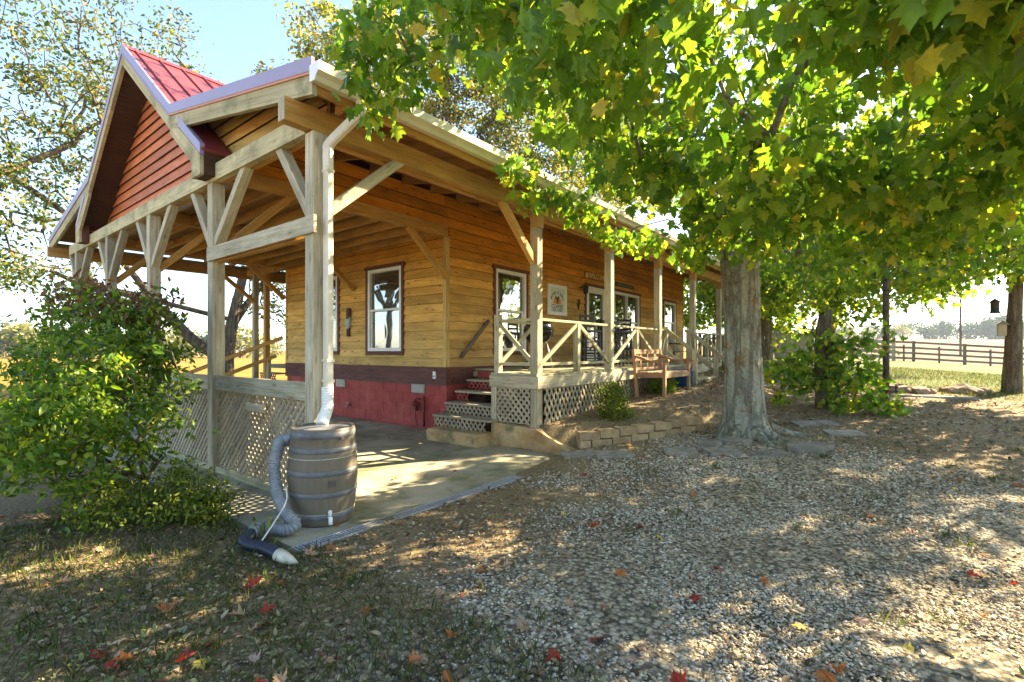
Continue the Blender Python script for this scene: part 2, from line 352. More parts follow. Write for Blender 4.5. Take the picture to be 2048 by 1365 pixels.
    def build(s, name, m, parent=None, label=None, cat=None, group=None, kind=None, color=None, origin=None):
        me = bpy.data.meshes.new(name)
        v = s.v
        if origin: v = [(a-origin[0], b_-origin[1], c-origin[2]) for a, b_, c in v]
        me.from_pydata(v, [], s.f); uvl = me.uv_layers.new(name='UVMap')
        uvl.data.foreach_set('uv', np.array(s.uv, dtype=np.float32).ravel())
        if isinstance(m, str): m = M[m]
        me.materials.append(m)
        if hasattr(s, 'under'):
            me.materials.append(M[s.under[0]]); me.polygons[s.under[1]].material_index = 1  # second slot: shade painted on a board's underside
        if s.smooth: me.polygons.foreach_set('use_smooth', [len(f) < 5 for f in s.f])
        o = bpy.data.objects.new(name, me); col.objects.link(o)
        if parent: o.parent = parent; o.matrix_parent_inverse = Matrix.Identity(4)
        if origin: o.location = origin
        return tag(o, label, cat, group, kind, color)
def tag(o, label=None, cat=None, group=None, kind=None, color=None):
    if label: o['label'] = label
    if cat: o['category'] = cat
    if group: o['group'] = group
    if kind: o['kind'] = kind
    if color: o.color = (*color, 1)
    return o
def empty(name, label, cat, group=None):      # parts keep scene coordinates; the Empty sits at the scene origin of its parts
    o = bpy.data.objects.new(name, None); col.objects.link(o); o.empty_display_size = .2
    return tag(o, label, cat, group)
def bm(): return MB()
def join(*parts): 
    r = MB(); r.smooth = any(p.smooth for p in parts)
    for p in parts:
        i = len(r.v); r.v += p.v; r.f += [tuple(k+i for k in f) for f in p.f]; r.uv += p.uv
    return r
def bez(pts, k=6):      # Catmull-Rom through pts
    P = [Vector(p) for p in pts]; P = [P[0]*2-P[1]]+P+[P[-1]*2-P[-2]]; out = []
    for i in range(1, len(P)-2):
        for j in range(k):
            t = j/k; a, b_, c, d = P[i-1:i+3]
            out.append(.5*((2*b_)+(c-a)*t+(2*a-5*b_+4*c-d)*t*t+(3*b_-a-3*c+d)*t**3))
    return out+[P[-2]]
def sst(a, b_, x):
    t = np.clip((x-a)/(b_-a), 0, 1); return t*t*(3-2*t)
CS, SN = math.cos(YAW), math.sin(YAW)
def G(x, y):        # ground height: level patio, bed held up beside the deck, yard and field rising beyond
    x = np.asarray(x, float); y = np.asarray(y, float)
    A = .07*np.clip(y-4.2, 0, 10.5)*sst(-9, -6, x)
    A = A-.07*np.clip(x, 0, 6)*sst(6, 14, y)
    d = (x+3.45)*-.877+(y-5.7)*.48
    b_ = .23*sst(0, .3, d)*sst(-1.7, -2.7, x)*sst(5.5, 5.8, y)*sst(-9, -6, x)
    dep = -SN*x+CS*y; lat = (CS*x+SN*y)/np.maximum(dep, 1)
    A = A+sst(0, .55, lat)*.033*np.clip(np.minimum(dep, 260)-31, 0, None)
    return A+b_
def g(x, y): return float(G(x, y))
def batch(name, P, axis, nrm, size, tmpl, m, parent=None, curl=.0, **kw):
    """many leaves in one mesh: tmpl = (verts (k,2), faces list of equal-length index tuples)"""
    tv, tf = tmpl; tv = np.array(tv, float); k = len(tv); n_ = len(P)
    axis = axis/np.linalg.norm(axis, axis=1, keepdims=True)
    side = np.cross(axis, nrm); side /= np.linalg.norm(side, axis=1, keepdims=True)+1e-9
    nn = np.cross(side, axis)
    zc = -curl*(tv[:, 0]**2*2+tv[:, 1]**2*.6)+.28*np.abs(tv[:, 0])
    V = P[:, None, :]+size[:, None, None]*(tv[None, :, 0, None]*side[:, None, :]+tv[None, :, 1, None]*axis[:, None, :]+zc[None, :, None]*nn[:, None, :])
    V = V.reshape(-1, 3)
    me = bpy.data.meshes.new(name); me.vertices.add(len(V)); me.vertices.foreach_set('co', V.astype(np.float32).ravel())
    base = (np.arange(n_)*k)[:, None]
    loops = np.concatenate([base+np.array(f)[None, :] for f in tf], axis=1)
    lens = [len(f) for f in tf]
    me.loops.add(loops.size); me.loops.foreach_set('vertex_index', loops.astype(np.int32).ravel())
    tot = np.tile(lens, n_); st = np.concatenate([[0], np.cumsum(tot)[:-1]])
    me.polygons.add(len(tot)); me.polygons.foreach_set('loop_start', st.astype(np.int32)); me.polygons.foreach_set('loop_total', tot.astype(np.int32))
    me.update(calc_edges=True); me.materials.append(M[m] if isinstance(m, str) else m)
    o = bpy.data.objects.new(name, me); col.objects.link(o)
    if parent: o.parent = parent
    return tag(o, **kw)
def mirror_tmpl(half):
    r = half; k = len(r); left = [(-x, y) for x, y in half[1:-1]]
    v = list(half)+left
    fr = tuple(range(k)); fl = (0,)+(k-1,)+tuple(range(k+len(left)-1, k-1, -1))
    return v, [fr, fl]
T_MAPLE = mirror_tmpl([(0, 0), (.16, -.09), (.40, -.02), (.31, .13), (.47, .22), (.60, .40), (.42, .40), (.24, .46), (.32, .66), (.16, .68), (0, 1.0)])
T_MAPLO = mirror_tmpl([(0, 0), (.38, -.02), (.30, .15), (.58, .40), (.25, .47), (.24, .69), (0, 1)])
T_OVAL = mirror_tmpl([(0, 0), (.21, .28), (.20, .62), (0, 1)])
T_DIAM = ([(0, 0), (.27, .5), (0, 1), (-.27, .5)], [(0, 1, 2, 3)])
T_BLADE = ([(-.035, 0), (.035, 0), (.02, .6), (0, 1), (-.02, .6)], [(0, 1, 2, 3, 4)])
def rnd_dirs(n_, r=rng):
    v = r.normal(size=(n_, 3)); return v/np.linalg.norm(v, axis=1, keepdims=True)
# ================================================================ the setting: yard, field, patio
def axis_grid(lo, hi, fine_lo, fine_hi, step):
    a = list(np.arange(fine_lo, fine_hi+1e-6, step)); s_ = step; x = fine_hi
    while x < hi: s_ *= 1.28; x += s_; a.append(x)
    s_ = step; x = fine_lo
    while x > lo: s_ *= 1.28; x -= s_; a.insert(0, x)
    return np.array(a)
gx = axis_grid(-900, 900, -15, 8, .2); gy = axis_grid(-120, 1300, -3, 20, .2)
XX, YY = np.meshgrid(gx, gy, indexing='ij'); ZZ = G(XX, YY)
near = (XX > -15) & (XX < 8) & (YY > -3) & (YY < 20)
ZZ = ZZ+np.where(near, .012*np.sin(XX*3.1+1.3*np.sin(YY*2.3))*np.sin(YY*2.7+.7), 0)
# keep the earth below the slab and the building
ZZ = np.where((XX < -3.42) & (XX > -13.4) & (YY > 1.8) & (YY < 5.75), -.05, ZZ)
ZZ = np.where((XX < -4.4) & (XX > -13.4) & (YY > 5.6) & (YY < 18.9), np.minimum(ZZ, -.05), ZZ)
depg = -SN*XX+CS*YY
def grid_obj(name, mask, m, kind):
    nx, ny = XX.shape
    idx = np.arange(nx*ny).reshape(nx, ny)
    q = np.stack([idx[:-1, :-1], idx[1:, :-1], idx[1:, 1:], idx[:-1, 1:]], -1)[mask]
    used = np.unique(q); re = -np.ones(nx*ny, int); re[used] = np.arange(len(used))
    V = np.stack([XX.ravel(), YY.ravel(), ZZ.ravel()], -1)[used]
    me = bpy.data.meshes.new(name); me.from_pydata(V.tolist(), [], re[q].tolist()); me.materials.append(M[m])
    me.polygons.foreach_set('use_smooth', [True]*len(me.polygons))
    o = bpy.data.objects.new(name, me); col.objects.link(o); o['kind'] = kind; return o
cx = (XX[:-1, :-1]+XX[1:, 1:])/2; cy = (YY[:-1, :-1]+YY[1:, 1:])/2
fence_y = 41.5+.25*np.clip(cx, -30, 30)
yard = (cy < fence_y) & (cx > -19) & (cx < 60) & (cy > -60)
grid_obj('ground', yard, 'ground', 'structure'); grid_obj('field', ~yard, 'field', 'structure')
# patio slab: three poured bays with sawn joints
p = [(-13.3, 1.80), (-3.40, 1.80), (-3.44, 5.9), (-13.3, 6.15)]
pat = bm().prism([(x, y, -.16) for x, y in p], (0, 0, .16)).build('patio_slab', 'concrete', kind='structure')

# ================================================================ the cottage
HX, HY, HYE = -6.30, 6.12, 18.1          # right wall plane, front wall plane, back end
HXL = -11.9                              # left wall plane
RX, RZ = -9.03, 5.906                    # ridge
RAKE = 2.17; YE = 18.7
KX, KZ = -7.07, 4.413; EX, EZ = -3.80, 3.795     # kink and porch eave (top of roof)
def steep(x): return RZ-.757*abs(x-RX)
def shallow(x): return KZ-.19*(abs(x-RX)-(KX-RX))
cot = empty('cottage', 'wooden cottage with red metal gable roof, wraparound porch and yellow clapboard walls', 'cottage')
B = lambda name, *a, m='beam', **k: bm().beam(*a).build(name, m, cot, **k)
# --- foundation and skirt
f = bm().box(HXL+.02, HX-.02, HY+.02, HY+.22, -.1, .80).build('foundation', 'block', cot)
# courses of block, joints recessed
for r in range(4):
    z0 = .005+r*.2; x = HXL+.02+(.2 if r % 2 else 0)-.4
    while x < HX-.03:
        a, b_ = max(x+.004, HXL+.02), min(x+.396, HX-.012)
        if b_-a > .05: bm().box(a, b_, HY+.013, HY+.03, z0+.002, z0+.198, ch=.003).build('block', 'block', f)
        x += .4
f2 = bm().box(HX-.22, HX-.02, HY+.22, HYE, -.1, .80).build('foundation', 'block', cot)
for r in range(4):
    z0 = .005+r*.2; y = HY+(.2 if r % 2 else 0)-.4
    while y < 7.4:
        a, b_ = max(y+.004, HY+.031), y+.396
        if b_-a > .05: bm().box(HX-.03, HX-.013, a, b_, z0+.002, z0+.198, ch=.003).build('block', 'block', f2)
        y += .4
bm().box(HXL, HX+.016, HY-.024, HY+.10, .80, 1.11).build('skirt_board', 'skirt', cot)
bm().box(HX-.10, HX+.016, HY+.10, HYE, .80, 1.11).build('skirt_board', 'skirt', cot)
bm().box(HXL, HX+.01, HY-.030, HY-.0245, .785, .80, 0).build('flashing', 'plate', cot)
# --- openings (a0, a1, z0, z1) measured to the outside of the casing
front_open = [(-8.63, -7.43, 1.32, 3.10), (-10.78, -9.58, 1.32, 3.10)]
side_open = [(7.38, 8.52, 1.32, 3.10), (10.94, 12.16, 1.08, 3.12), (12.46, 14.28, 1.40, 3.13), (16.14, 17.34, 1.6, 3.13)]
fw = bm().box(HXL+.03, HX-.03, HY+.075, HY+.14, 1.11, 4.05, 0).build('front_wall', 'darkbrown', cot)
sw = join(bm().box(HX-.14, HX-.075, HY+.141, HYE, 1.11, 4.10, 0), bm().box(HX-.14, HX-.075, 2.62, HY+.140, 3.56, 4.10, 0)).build('side_wall', 'darkbrown', cot)
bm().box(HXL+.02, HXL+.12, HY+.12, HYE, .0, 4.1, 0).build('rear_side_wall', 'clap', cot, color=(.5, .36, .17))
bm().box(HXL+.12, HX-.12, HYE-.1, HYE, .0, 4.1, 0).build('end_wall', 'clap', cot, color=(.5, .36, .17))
def lerp(a, b_, t): return tuple(x+(y-x)*t for x, y in zip(a, b_))
def courses(parent, axis, a0, a1, zlist, face, outward, opens, colf, seed, maxlen=3.6):
    rd = random.Random(seed)
    for z0, z1 in zlist:
        iv0 = a0(z0) if callable(a0) else a0; iv = [(iv0, a1)]
        for o0, o1, oz0, oz1 in opens:
            if z1 > oz0+.02 and z0 < oz1-.02:
                new = []
                for s_, e_ in iv:
                    if e_ <= o0 or s_ >= o1: new.append((s_, e_)); continue
                    if s_ < o0: new.append((s_, o0))
                    if e_ > o1: new.append((o1, e_))
                iv = new
        part = [(max(s0, o0), min(s1, o1), max(z0, oz1), z1) for o0, o1, oz0, oz1 in opens for s0, s1 in [(iv0, a1)] if z0 < oz1-.02 and z1 > oz1+.015]
        part += [(o0, o1, z0, oz0) for o0, o1, oz0, oz1 in opens if z0 < oz0-.015 and z1 > oz0+.02]
        runs = [(s_, e_, z0, z1) for s_, e_ in iv]+part
        for s_, e_, zb_, zt_ in runs:
            cuts = [s_]
            while e_-cuts[-1] > maxlen: cuts.append(cuts[-1]+maxlen*rd.uniform(.45, .95))
            cuts.append(e_)
            for q0, q1 in zip(cuts, cuts[1:]):
                if q1-q0 < .03: continue
                q1 -= .003; j = rd.uniform(-.0015, .0025); t = .040+j
                ov = .022 if zt_ == z1 else 0
                sec = [(.010, zb_), (t, zb_+rd.uniform(-.002, .002)), (.007+j, zt_+ov), (-.002, zt_+ov)]
                if axis == 'X': poly = [(q0, face+outward*d, z) for d, z in sec]; vec = (q1-q0, 0, 0)
                else: poly = [(face+outward*d, q0, z) for d, z in sec]; vec = (0, q1-q0, 0)
                mb = bm().prism(poly, vec)
                mb.under = ('darkbrown', min(range(4), key=lambda i_: max(mb.v[k][2] for k in mb.f[i_])))  # dark underside stands in for the shadow line between boards
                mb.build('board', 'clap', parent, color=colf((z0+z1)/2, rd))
def zs(a, b_, st):
    k = max(1, round((b_-a)/st)); return [(a+(b_-a)*i/k, a+(b_-a)*(i+1)/k) for i in range(k)]
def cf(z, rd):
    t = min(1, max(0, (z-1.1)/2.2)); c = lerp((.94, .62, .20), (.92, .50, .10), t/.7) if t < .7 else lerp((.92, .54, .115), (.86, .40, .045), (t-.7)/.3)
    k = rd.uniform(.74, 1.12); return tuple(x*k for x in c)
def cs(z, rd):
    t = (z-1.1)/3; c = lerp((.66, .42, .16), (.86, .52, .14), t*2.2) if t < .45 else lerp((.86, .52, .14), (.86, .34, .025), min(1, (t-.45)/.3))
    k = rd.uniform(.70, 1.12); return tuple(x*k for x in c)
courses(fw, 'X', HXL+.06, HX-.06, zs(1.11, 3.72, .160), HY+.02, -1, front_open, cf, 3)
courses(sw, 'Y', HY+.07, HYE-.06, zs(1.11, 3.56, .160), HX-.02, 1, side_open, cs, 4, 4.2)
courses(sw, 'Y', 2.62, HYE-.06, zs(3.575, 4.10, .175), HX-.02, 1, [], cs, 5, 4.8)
bm().box(HX-.075, HX+.012, HY-.016, HY+.075, 1.11, 3.42).build('corner_trim', 'clap', cot, color=(.72, .50, .18))
bm().box(HXL-.01, HXL+.07, HY-.016, HY+.07, 1.11, 3.6).build('corner_trim', 'clap', cot, color=(.72, .50, .18))
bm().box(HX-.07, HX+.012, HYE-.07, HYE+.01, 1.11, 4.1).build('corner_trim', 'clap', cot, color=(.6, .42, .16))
# --- windows
def window(axis, a0, a1, z0, z1, kind='hung', mid=None):
    """a0..z1 outside of the casing"""
    def bx(u0, u1, d0, d1, z0_, z1_, ch=.003):
        if axis == 'X': return bm().box(u0, u1, HY-d1, HY-d0, z0_, z1_, ch)
        return bm().box(HX+d0, HX+d1, u0, u1, z0_, z1_, ch)
    t = .072; fa0, fa1, fz0, fz1 = a0+t, a1-t, z0+t, z1-t; w_ = .065
    fr = join(bx(fa0, fa0+w_, -.06, .024, fz0, fz1), bx(fa1-w_, fa1, -.06, .024, fz0, fz1), bx(fa0+w_, fa1-w_, -.06, .0235, fz0, fz0+w_), bx(fa0+w_, fa1-w_, -.06, .0235, fz1-w_, fz1))
    win = fr.build('door' if kind == 'door' else 'window', 'white', cot)
    for u0, u1, q0, q1 in ((a0, fa0, z0, z1-t), (fa1, a1, z0, z1-t)): bx(u0, u1, -.02, .030, q0, q1).build('casing', 'casing', win)
    bx(a0-.03, a1+.03, -.02, .040, z1-t, z1).build('head_casing', 'casing', win)
    if kind != 'door': bx(fa0, fa1, -.02, .034, z0, fz0).build('sill_casing', 'casing', win)
    i0, i1, j0, j1 = fa0+w_, fa1-w_, fz0+w_, fz1-w_
    if kind == 'hung':
        zm = (j0+j1)/2
        bx(i0, i1, -.045, .008, zm-.022, zm+.022).build('meeting_rail', 'white', win)
        bx(i0+.0, i0+.035, -.05, -.012, j0, zm-.022).build('sash_stile', 'white', win)
        bx(i1-.035, i1, -.05, -.012, j0, zm-.022).build('sash_stile', 'white', win)
        bx(i0+.002, i1-.002, -.044, -.038, zm+.022, j1-.002, 0).build('pane', 'glass', win)
        bx(i0+.036, i1-.036, -.052, -.046, j0+.002, zm-.022, 0).build('pane', 'glass', win)
    elif kind == 'pair':
        am = (i0+i1)/2; zm = j0+.66*(j1-j0)*.72
        bx(am-.035, am+.035, -.06, .02, j0, j1).build('mullion', 'white', win)
        for u0, u1 in ((i0, am-.035), (am+.035, i1)):
            bx(u0, u1, -.045, .006, zm-.02, zm+.02).build('meeting_rail', 'white', win)
            bx(u0+.002, u1-.002, -.044, -.038, zm+.02, j1-.002, 0).build('pane', 'glass', win)
            bx(u0+.002, u1-.002, -.050, -.044, j0+.002, zm-.02, 0).build('pane', 'glass', win)
    else:
        bx(i0, i1, -.05, .012, j1-.09, j1-.0).build('door_head', 'white', win)
        st = .09
        for u0, u1 in ((i0, i0+st), (i1-st, i1)): bx(u0, u1, -.05, .004, j0, j1-.09).build('stile', 'white', win)
        bx(i0+st, i1-st, -.05, .004, j0, j0+.2).build('bottom_rail', 'white', win)
        bx(i0+st, i1-st, -.046, -.040, j0+.2, j1-.09, 0).build('pane', 'glass', win)
        bx(i0+.028, i0+.055, .004, .05, 2.05, 2.10).build('handle', 'steel', win)
    return win
window('X', *front_open[0]); window('X', *front_open[1])
window('Y', *side_open[0]); window('Y', *side_open[1], kind='door'); window('Y', *side_open[2], kind='pair'); window('Y', *side_open[3])
# --- vents, outlet, meter
for xa, xb in ((-7.22, -6.86), (-9.72, -9.38)):
    v = bm().box(xa, xb, HY-.012, HY+.012, .62, .79).build('vent', 'vent', cot)
    for i in range(5): bm().beam((xa+.03, HY-.016, .652+i*.027), (xb-.03, HY-.016, .652+i*.027), .02, .010).build('louvre', 'steel', v)
ol = bm().box(-6.60, -6.53, HY-.05, HY-.025, .90, 1.03, .006).build('outlet', 'white', cot)
bm().box(-6.58, -6.55, HY-.054, HY-.0505, .93, .955, 0).build('socket', 'dark', ol)
mt = join(bm().lathe([(.05, 0), (.065, .02), (.065, .05), (.035, .07)], (-7.05, HY-.06, .40), 14), bm().box(-7.09, -7.01, HY-.09, HY-.012, .30, .40), bm().tube([(-7.05, HY-.05, .46), (-7.05, HY-.05, .52), (-6.93, HY-.05, .52)], .018)).build('gas_regulator', 'redpipe', cot)
bm().tube([(-6.84, HY-.04, .02), (-6.84, HY-.04, .58)], .022, 8).build('pipe', 'redpipe', cot)
bm().tube(bez([(-7.05, HY-.05, .33), (-7.06, HY-.05, .2), (-7.03, HY-.05, .08), (-6.99, HY-.05, .02)]), .007, 6).build('cable', 'iron', cot)
tp = join(bm().tube([(-9.2, HY, .25), (-9.2, HY-.09, .25)], .014), bm().tube([(-9.2, HY-.09, .26), (-9.2, HY-.10, .19)], .016), bm().tube([(-9.245, HY-.06, .30), (-9.155, HY-.06, .30)], .013)).build('tap', 'steel', cot)
# --- front colonnade
PXs = [-4.13, -6.295, -8.46, -10.625, -12.79]; PY = 2.40; PS = .14
for x in PXs: bm().box(x-PS/2, x+PS/2, PY-PS/2, PY+PS/2, -.02, 3.338, .006).build('post', 'post', cot)
bm().box(-13.3, -4.195, 2.325, 2.405, 3.34, 3.53).build('tie_beam', 'trimwood', cot)
bm().box(-13.25, -4.195, 2.41, 2.48, 3.345, 3.525).build('tie_beam', 'beam', cot)
bm().box(-4.19, -4.085, 2.09, YE, 3.352, 3.555).build('porch_beam', 'beam', cot)
bm().box(-4.27, -4.195, 2.48, YE, 3.33, 3.50).build('porch_beam', 'beam', cot)
bm().box(-4.187, -4.088, 2.082, 2.0895, 3.355, 3.552, 0).build('beam_end', 'post', cot)
def brace(p0, p1, m='post', w_=.045, h=.11, name='brace', par=None): return bm().beam(p0, p1, w_, h, (0, 0, 1)).build(name, m, par or cot)
for i, x in enumerate(PXs):
    for sgn in (-1, 1):
        if i == 0 and sgn > 0: continue
        dx = .62 if sgn < 0 else .82
        brace((x+sgn*.05, 2.40, 2.62), (x+sgn*dx, 2.40, 3.37), 'post', .10, .09)
    if i in (1, 2, 3): brace((x, 2.46, 2.58), (x, 3.30, 3.42), 'beam', .09, .09)
brace((-4.135, 2.45, 2.62), (-4.135, 3.36, 3.40), 'post', .08, .10)
# beams from the posts back to the house
for x in (HX+.03, -9.03, HXL-.03):
    bm().box(x-.05, x+.05, 2.48, HY-.03, 3.40, 3.575).build('tie_beam', 'beam', cot)
    brace((x, HY-.03, 2.68), (x, 5.22, 3.42), 'beam', .09, .09)
# ceiling joists and boards over the front porch
for k in range(9):
    y = 2.66+k*.42
    for xa, xb in ((HXL+.03, -9.09), (-8.97, HX-.03)): bm().box(xa, xb, y-.02, y+.02, 3.42, 3.56).build('joist', 'beam', cot)
bm().box(HXL+.02, HX-.125, 2.56, HY+.0, 3.582, 3.60, 0).build('ceiling', 'beam', cot, color=(.75, .7, .6))
# --- roof: steep gable, lean-to over each side porch
def roof_plane(name, x0, z0, x1, z1, y0, y1, th=.03):
    n_ = Vector((z0-z1, 0, x1-x0)).normalized()*th
    if n_.z < 0: n_ = -n_
    return bm().prism([(x0, y0, z0), (x1, y0, z1), (x1-n_.x, y0, z1-n_.z), (x0-n_.x, y0, z0-n_.z)], (0, y1-y0, 0)).build(name, 'roof', cot)
def seams(par, x0, z0, x1, z1, y0, y1, st=.3):
    y = y0+.12
    while y < y1:
        bm().beam((x0, y, z0+.012), (x1, y, z1+.012), .022, .028, (0, 0, 1), .004).build('seam', 'roof', par); y += st
for sg in (1, -1):
    mx = lambda x: RX+sg*(x-RX)
    r = roof_plane('gable_roof', mx(RX), RZ, mx(KX+.02), steep(KX+.02), RAKE+.02, YE)
    seams(r, mx(RX+.03), steep(RX+.03), mx(KX), steep(KX), RAKE+.02, 7 if sg > 0 else 3.5)
    r = roof_plane('porch_roof', mx(KX), KZ, mx(EX), EZ, RAKE+.02, YE)
    # the foot of the steep slope shows below the lean-to at the gable end
    roof_plane('return_roof', mx(KX+.03), steep(KX+.03)-.04, mx(-6.12), steep(-6.12)-.04, RAKE+.02, 2.53)
    # rake boards with metal trim
    def rake(x0, z0, x1, z1, nm='rake_board'):
        a, b_ = Vector((mx(x0), RAKE, z0)), Vector((mx(x1), RAKE, z1))
        dn = Vector((0, 0, -1))
        bm().prism([a+dn*.13, b_+dn*.13, b_+dn*.29, a+dn*.29], (0, .045, 0)).build(nm, 'trimwood', cot)
        bm().prism([a+dn*-.022+Vector((0, -.006, 0)), b_+dn*-.022+Vector((0, -.006, 0)), b_+dn*.098+Vector((0, -.006, 0)), a+dn*.098+Vector((0, -.006, 0))], (0, .03, 0)).build('metal_trim', 'lilac', cot)
        bm().prism([a+dn*.098+Vector((0, -.002, 0)), b_+dn*.098+Vector((0, -.002, 0)), b_+dn*.129+Vector((0, -.014, 0)), a+dn*.129+Vector((0, -.014, 0))], (0, .02, 0)).build('trim_edge', 'orange' if sg > 0 and x0 == KX else 'lilac', cot)  # right porch rake: orange strip added as a painted reflection
    rake(RX, RZ, KX, KZ); rake(KX, KZ, EX, EZ, 'eave_rake')
    # lower tail of the steep rake
    a, b_ = Vector((mx(KX), RAKE+.002, KZ)), Vector((mx(-6.14), RAKE+.002, steep(-6.14)))
    dn = Vector((0, 0, -1))
    bm().prism([a+dn*.13, b_+dn*.13, b_+dn*.345, a+dn*.345], (0, .04, 0)).build('rake_board', 'trimwood', cot)
    a2 = Vector((mx(-6.78), RAKE-.006, steep(-6.78)))
    bm().prism([a2+dn*-.0, b_+dn*-.0, b_+dn*.12, a2+dn*.12], (0, .05, 0)).build('metal_trim', 'lilac', cot)
    # boxed return
    x_ = mx(-6.12); zt = steep(-6.12)-.07
    bx0, bx1 = sorted((x_, mx(-6.16)))
    bm().box(bx0, bx1, RAKE+.045, 2.54, 3.375, zt).build('return_fascia', 'darkbrown', cot)
    bx0, bx1 = sorted((mx(-6.165), mx(-6.36)))
    bm().box(bx0, bx1, RAKE+.045, 2.32, 3.375, 3.395, 0).build('return_soffit', 'darkbrown', cot)
    bx0, bx1 = sorted((mx(-6.36), mx(-6.39)))
    bm().box(bx0, bx1, RAKE+.045, 2.32, 3.375, 3.72, 0).build('return_inner_fascia', 'darkbrown' if sg > 0 else 'skirt', cot)
    q = [(mx(-6.39), RAKE+.006, 3.37), (mx(-6.145), RAKE+.006, 3.37), (mx(-6.145), RAKE+.006, steep(-6.145)-.30), (mx(-6.39), RAKE+.006, steep(-6.39)-.30)]
    bm().prism(q, (0, .036, 0)).build('return_end_board', 'trimwood', cot)
    # soffit under the overhang
    a, b_ = Vector((mx(RX), RAKE+.046, RZ-.20)), Vector((mx(-6.39), RAKE+.046, steep(-6.39)-.20))
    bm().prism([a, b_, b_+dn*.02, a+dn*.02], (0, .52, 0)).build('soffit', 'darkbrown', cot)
# ridge cap
bm().prism([(RX-.14, RAKE, RZ-.085), (RX, RAKE, RZ+.025), (RX+.14, RAKE, RZ-.085), (RX, RAKE, RZ+.012)], (0, YE-RAKE, 0)).build('ridge_cap', 'roof', cot)
# gable wall of red boards
gw = bm().prism([(RX-2.9, 2.60, 3.53), (RX+2.9, 2.60, 3.53), (RX+2.9, 2.60, 3.6), (RX, 2.60, RZ-.24), (RX-2.9, 2.60, 3.6)], (0, .06, 0)).build('gable_wall', 'darkbrown', cot)
rd = random.Random(8)
z = 3.53
while z < 5.5:
    z1 = z+.155
    hw = (RZ-.215-z)/.757; hw1 = max(.03, (RZ-.215-z1)/.757)
    x0, x1 = RX-min(hw, 2.85), RX+min(hw, 2.85); 
    if hw < .1: break
    t = .040
    A = [(x0, 2.60-t, z), (x1, 2.60-t, z), (RX+min(hw1, 2.85), 2.592, z1+.01), (RX-min(hw1, 2.85), 2.592, z1+.01)]
    mb = bm()
    L = x1-x0
    mb.face(A, [(0, 0), (L, 0), (L, .16), (0, .16)])
    mb.face([(x0, 2.60, z), (x1, 2.60, z), (x1, 2.60-t, z), (x0, 2.60-t, z)], [(0, 0), (L, 0), (L, .02), (0, .02)])
    mb.under = ('darkbrown', 1)  # shadow line below each red board put in as dark colour
    mb.build('board', 'redclap', gw, color=(rd.uniform(.85, 1.1),)*3); z = z1
# yellow infill under the lean-to rake (right and left)
for sg in (1, -1):
    mx = lambda x: RX+sg*(x-RX)
    yw = bm().prism([(mx(-6.35), 2.56, 3.53), (mx(-4.19), 2.56, 3.53), (mx(-4.19), 2.56, shallow(-4.19)-.05), (mx(-6.95), 2.56, shallow(-6.95)-.05), (mx(-6.95), 2.56, steep(-6.95)-.1)], (0, .012, 0)).build('infill_wall', 'beam', cot)
    z = 3.53
    while z < 4.3:
        z1 = z+.155
        lim = lambda zz: KX+(KZ-.06-zz)/.19
        xr0, xr1 = min(-4.195, lim(z)), min(-4.195, lim(z1))
        xl0, xl1 = RX+(RZ-.02-z)/.757, RX+(RZ-.02-z1)/.757
        if xr0 < xl0+.05: break
        xr1 = max(xr1, xl1+.01)
        A = [(mx(xl0), 2.56-.036, z), (mx(xr0), 2.56-.036, z), (mx(xr1), 2.552, z1+.01), (mx(xl1), 2.552, z1+.01)]
        mb = bm().face(A if sg > 0 else A[::-1], [(0, 0), (2, 0), (2, .16), (0, .16)])
        q = [(mx(xl0), 2.56, z), (mx(xr0), 2.56, z), (mx(xr0), 2.524, z), (mx(xl0), 2.524, z)]
        mb.face(q if sg > 0 else q[::-1], [(0, 0), (2, 0), (2, .02), (0, .02)])
        mb.under = ('darkbrown', 1)  # dark lower face paints the shade line under the infill board
        mb.build('board', 'clap', yw, color=tuple(x*rd.uniform(.9, 1.1) for x in (.80, .54, .18))); z = z1
bm().prism([(-4.08, 2.555, 3.56), (-3.86, 2.555, 3.60), (-3.86, 2.555, shallow(-3.86)-.05), (-4.08, 2.555, shallow(-4.08)-.05)], (0, .04, 0)).build('infill_end', 'beam', cot)
# rafters over the right side porch (and the left)
y = 2.70
while y < YE:
    bm().beam((HX+.02, y, shallow(HX+.02)-.125), (-3.86, y, shallow(-3.86)-.125), .04, .14).build('rafter', 'beam', cot, color=(.8, .75, .7))
    if y < 7: bm().beam((RX*2-HX-.02, y, shallow(HX+.02)-.125), (RX*2+3.86, y, shallow(-3.86)-.125), .04, .14).build('rafter', 'beam', cot, color=(.8, .75, .7))
    y += .61
for sg in (1, -1):
    mx = lambda x: RX+sg*(x-RX)
    a, b_ = Vector((mx(HX+.02), RAKE+.05, shallow(HX+.02)-.032)), Vector((mx(-3.84), RAKE+.05, shallow(-3.84)-.032))
    bm().prism([a, b_, b_+Vector((0, 0, -.018)), a+Vector((0, 0, -.018))], (0, YE-RAKE-.06, 0)).build('roof_decking', 'beam', cot, color=(.6, .5, .42))
    bx0, bx1 = sorted((mx(-3.855), mx(-3.815)))
    bm().box(bx0, bx1, RAKE+.046, YE, 3.535, 3.705).build('fascia_board', 'trimwood' if sg < 0 else 'beam', cot)
bm().box(-13.95, -13.86, 2.09, 9, 3.352, 3.555).build('porch_beam', 'beam', cot)
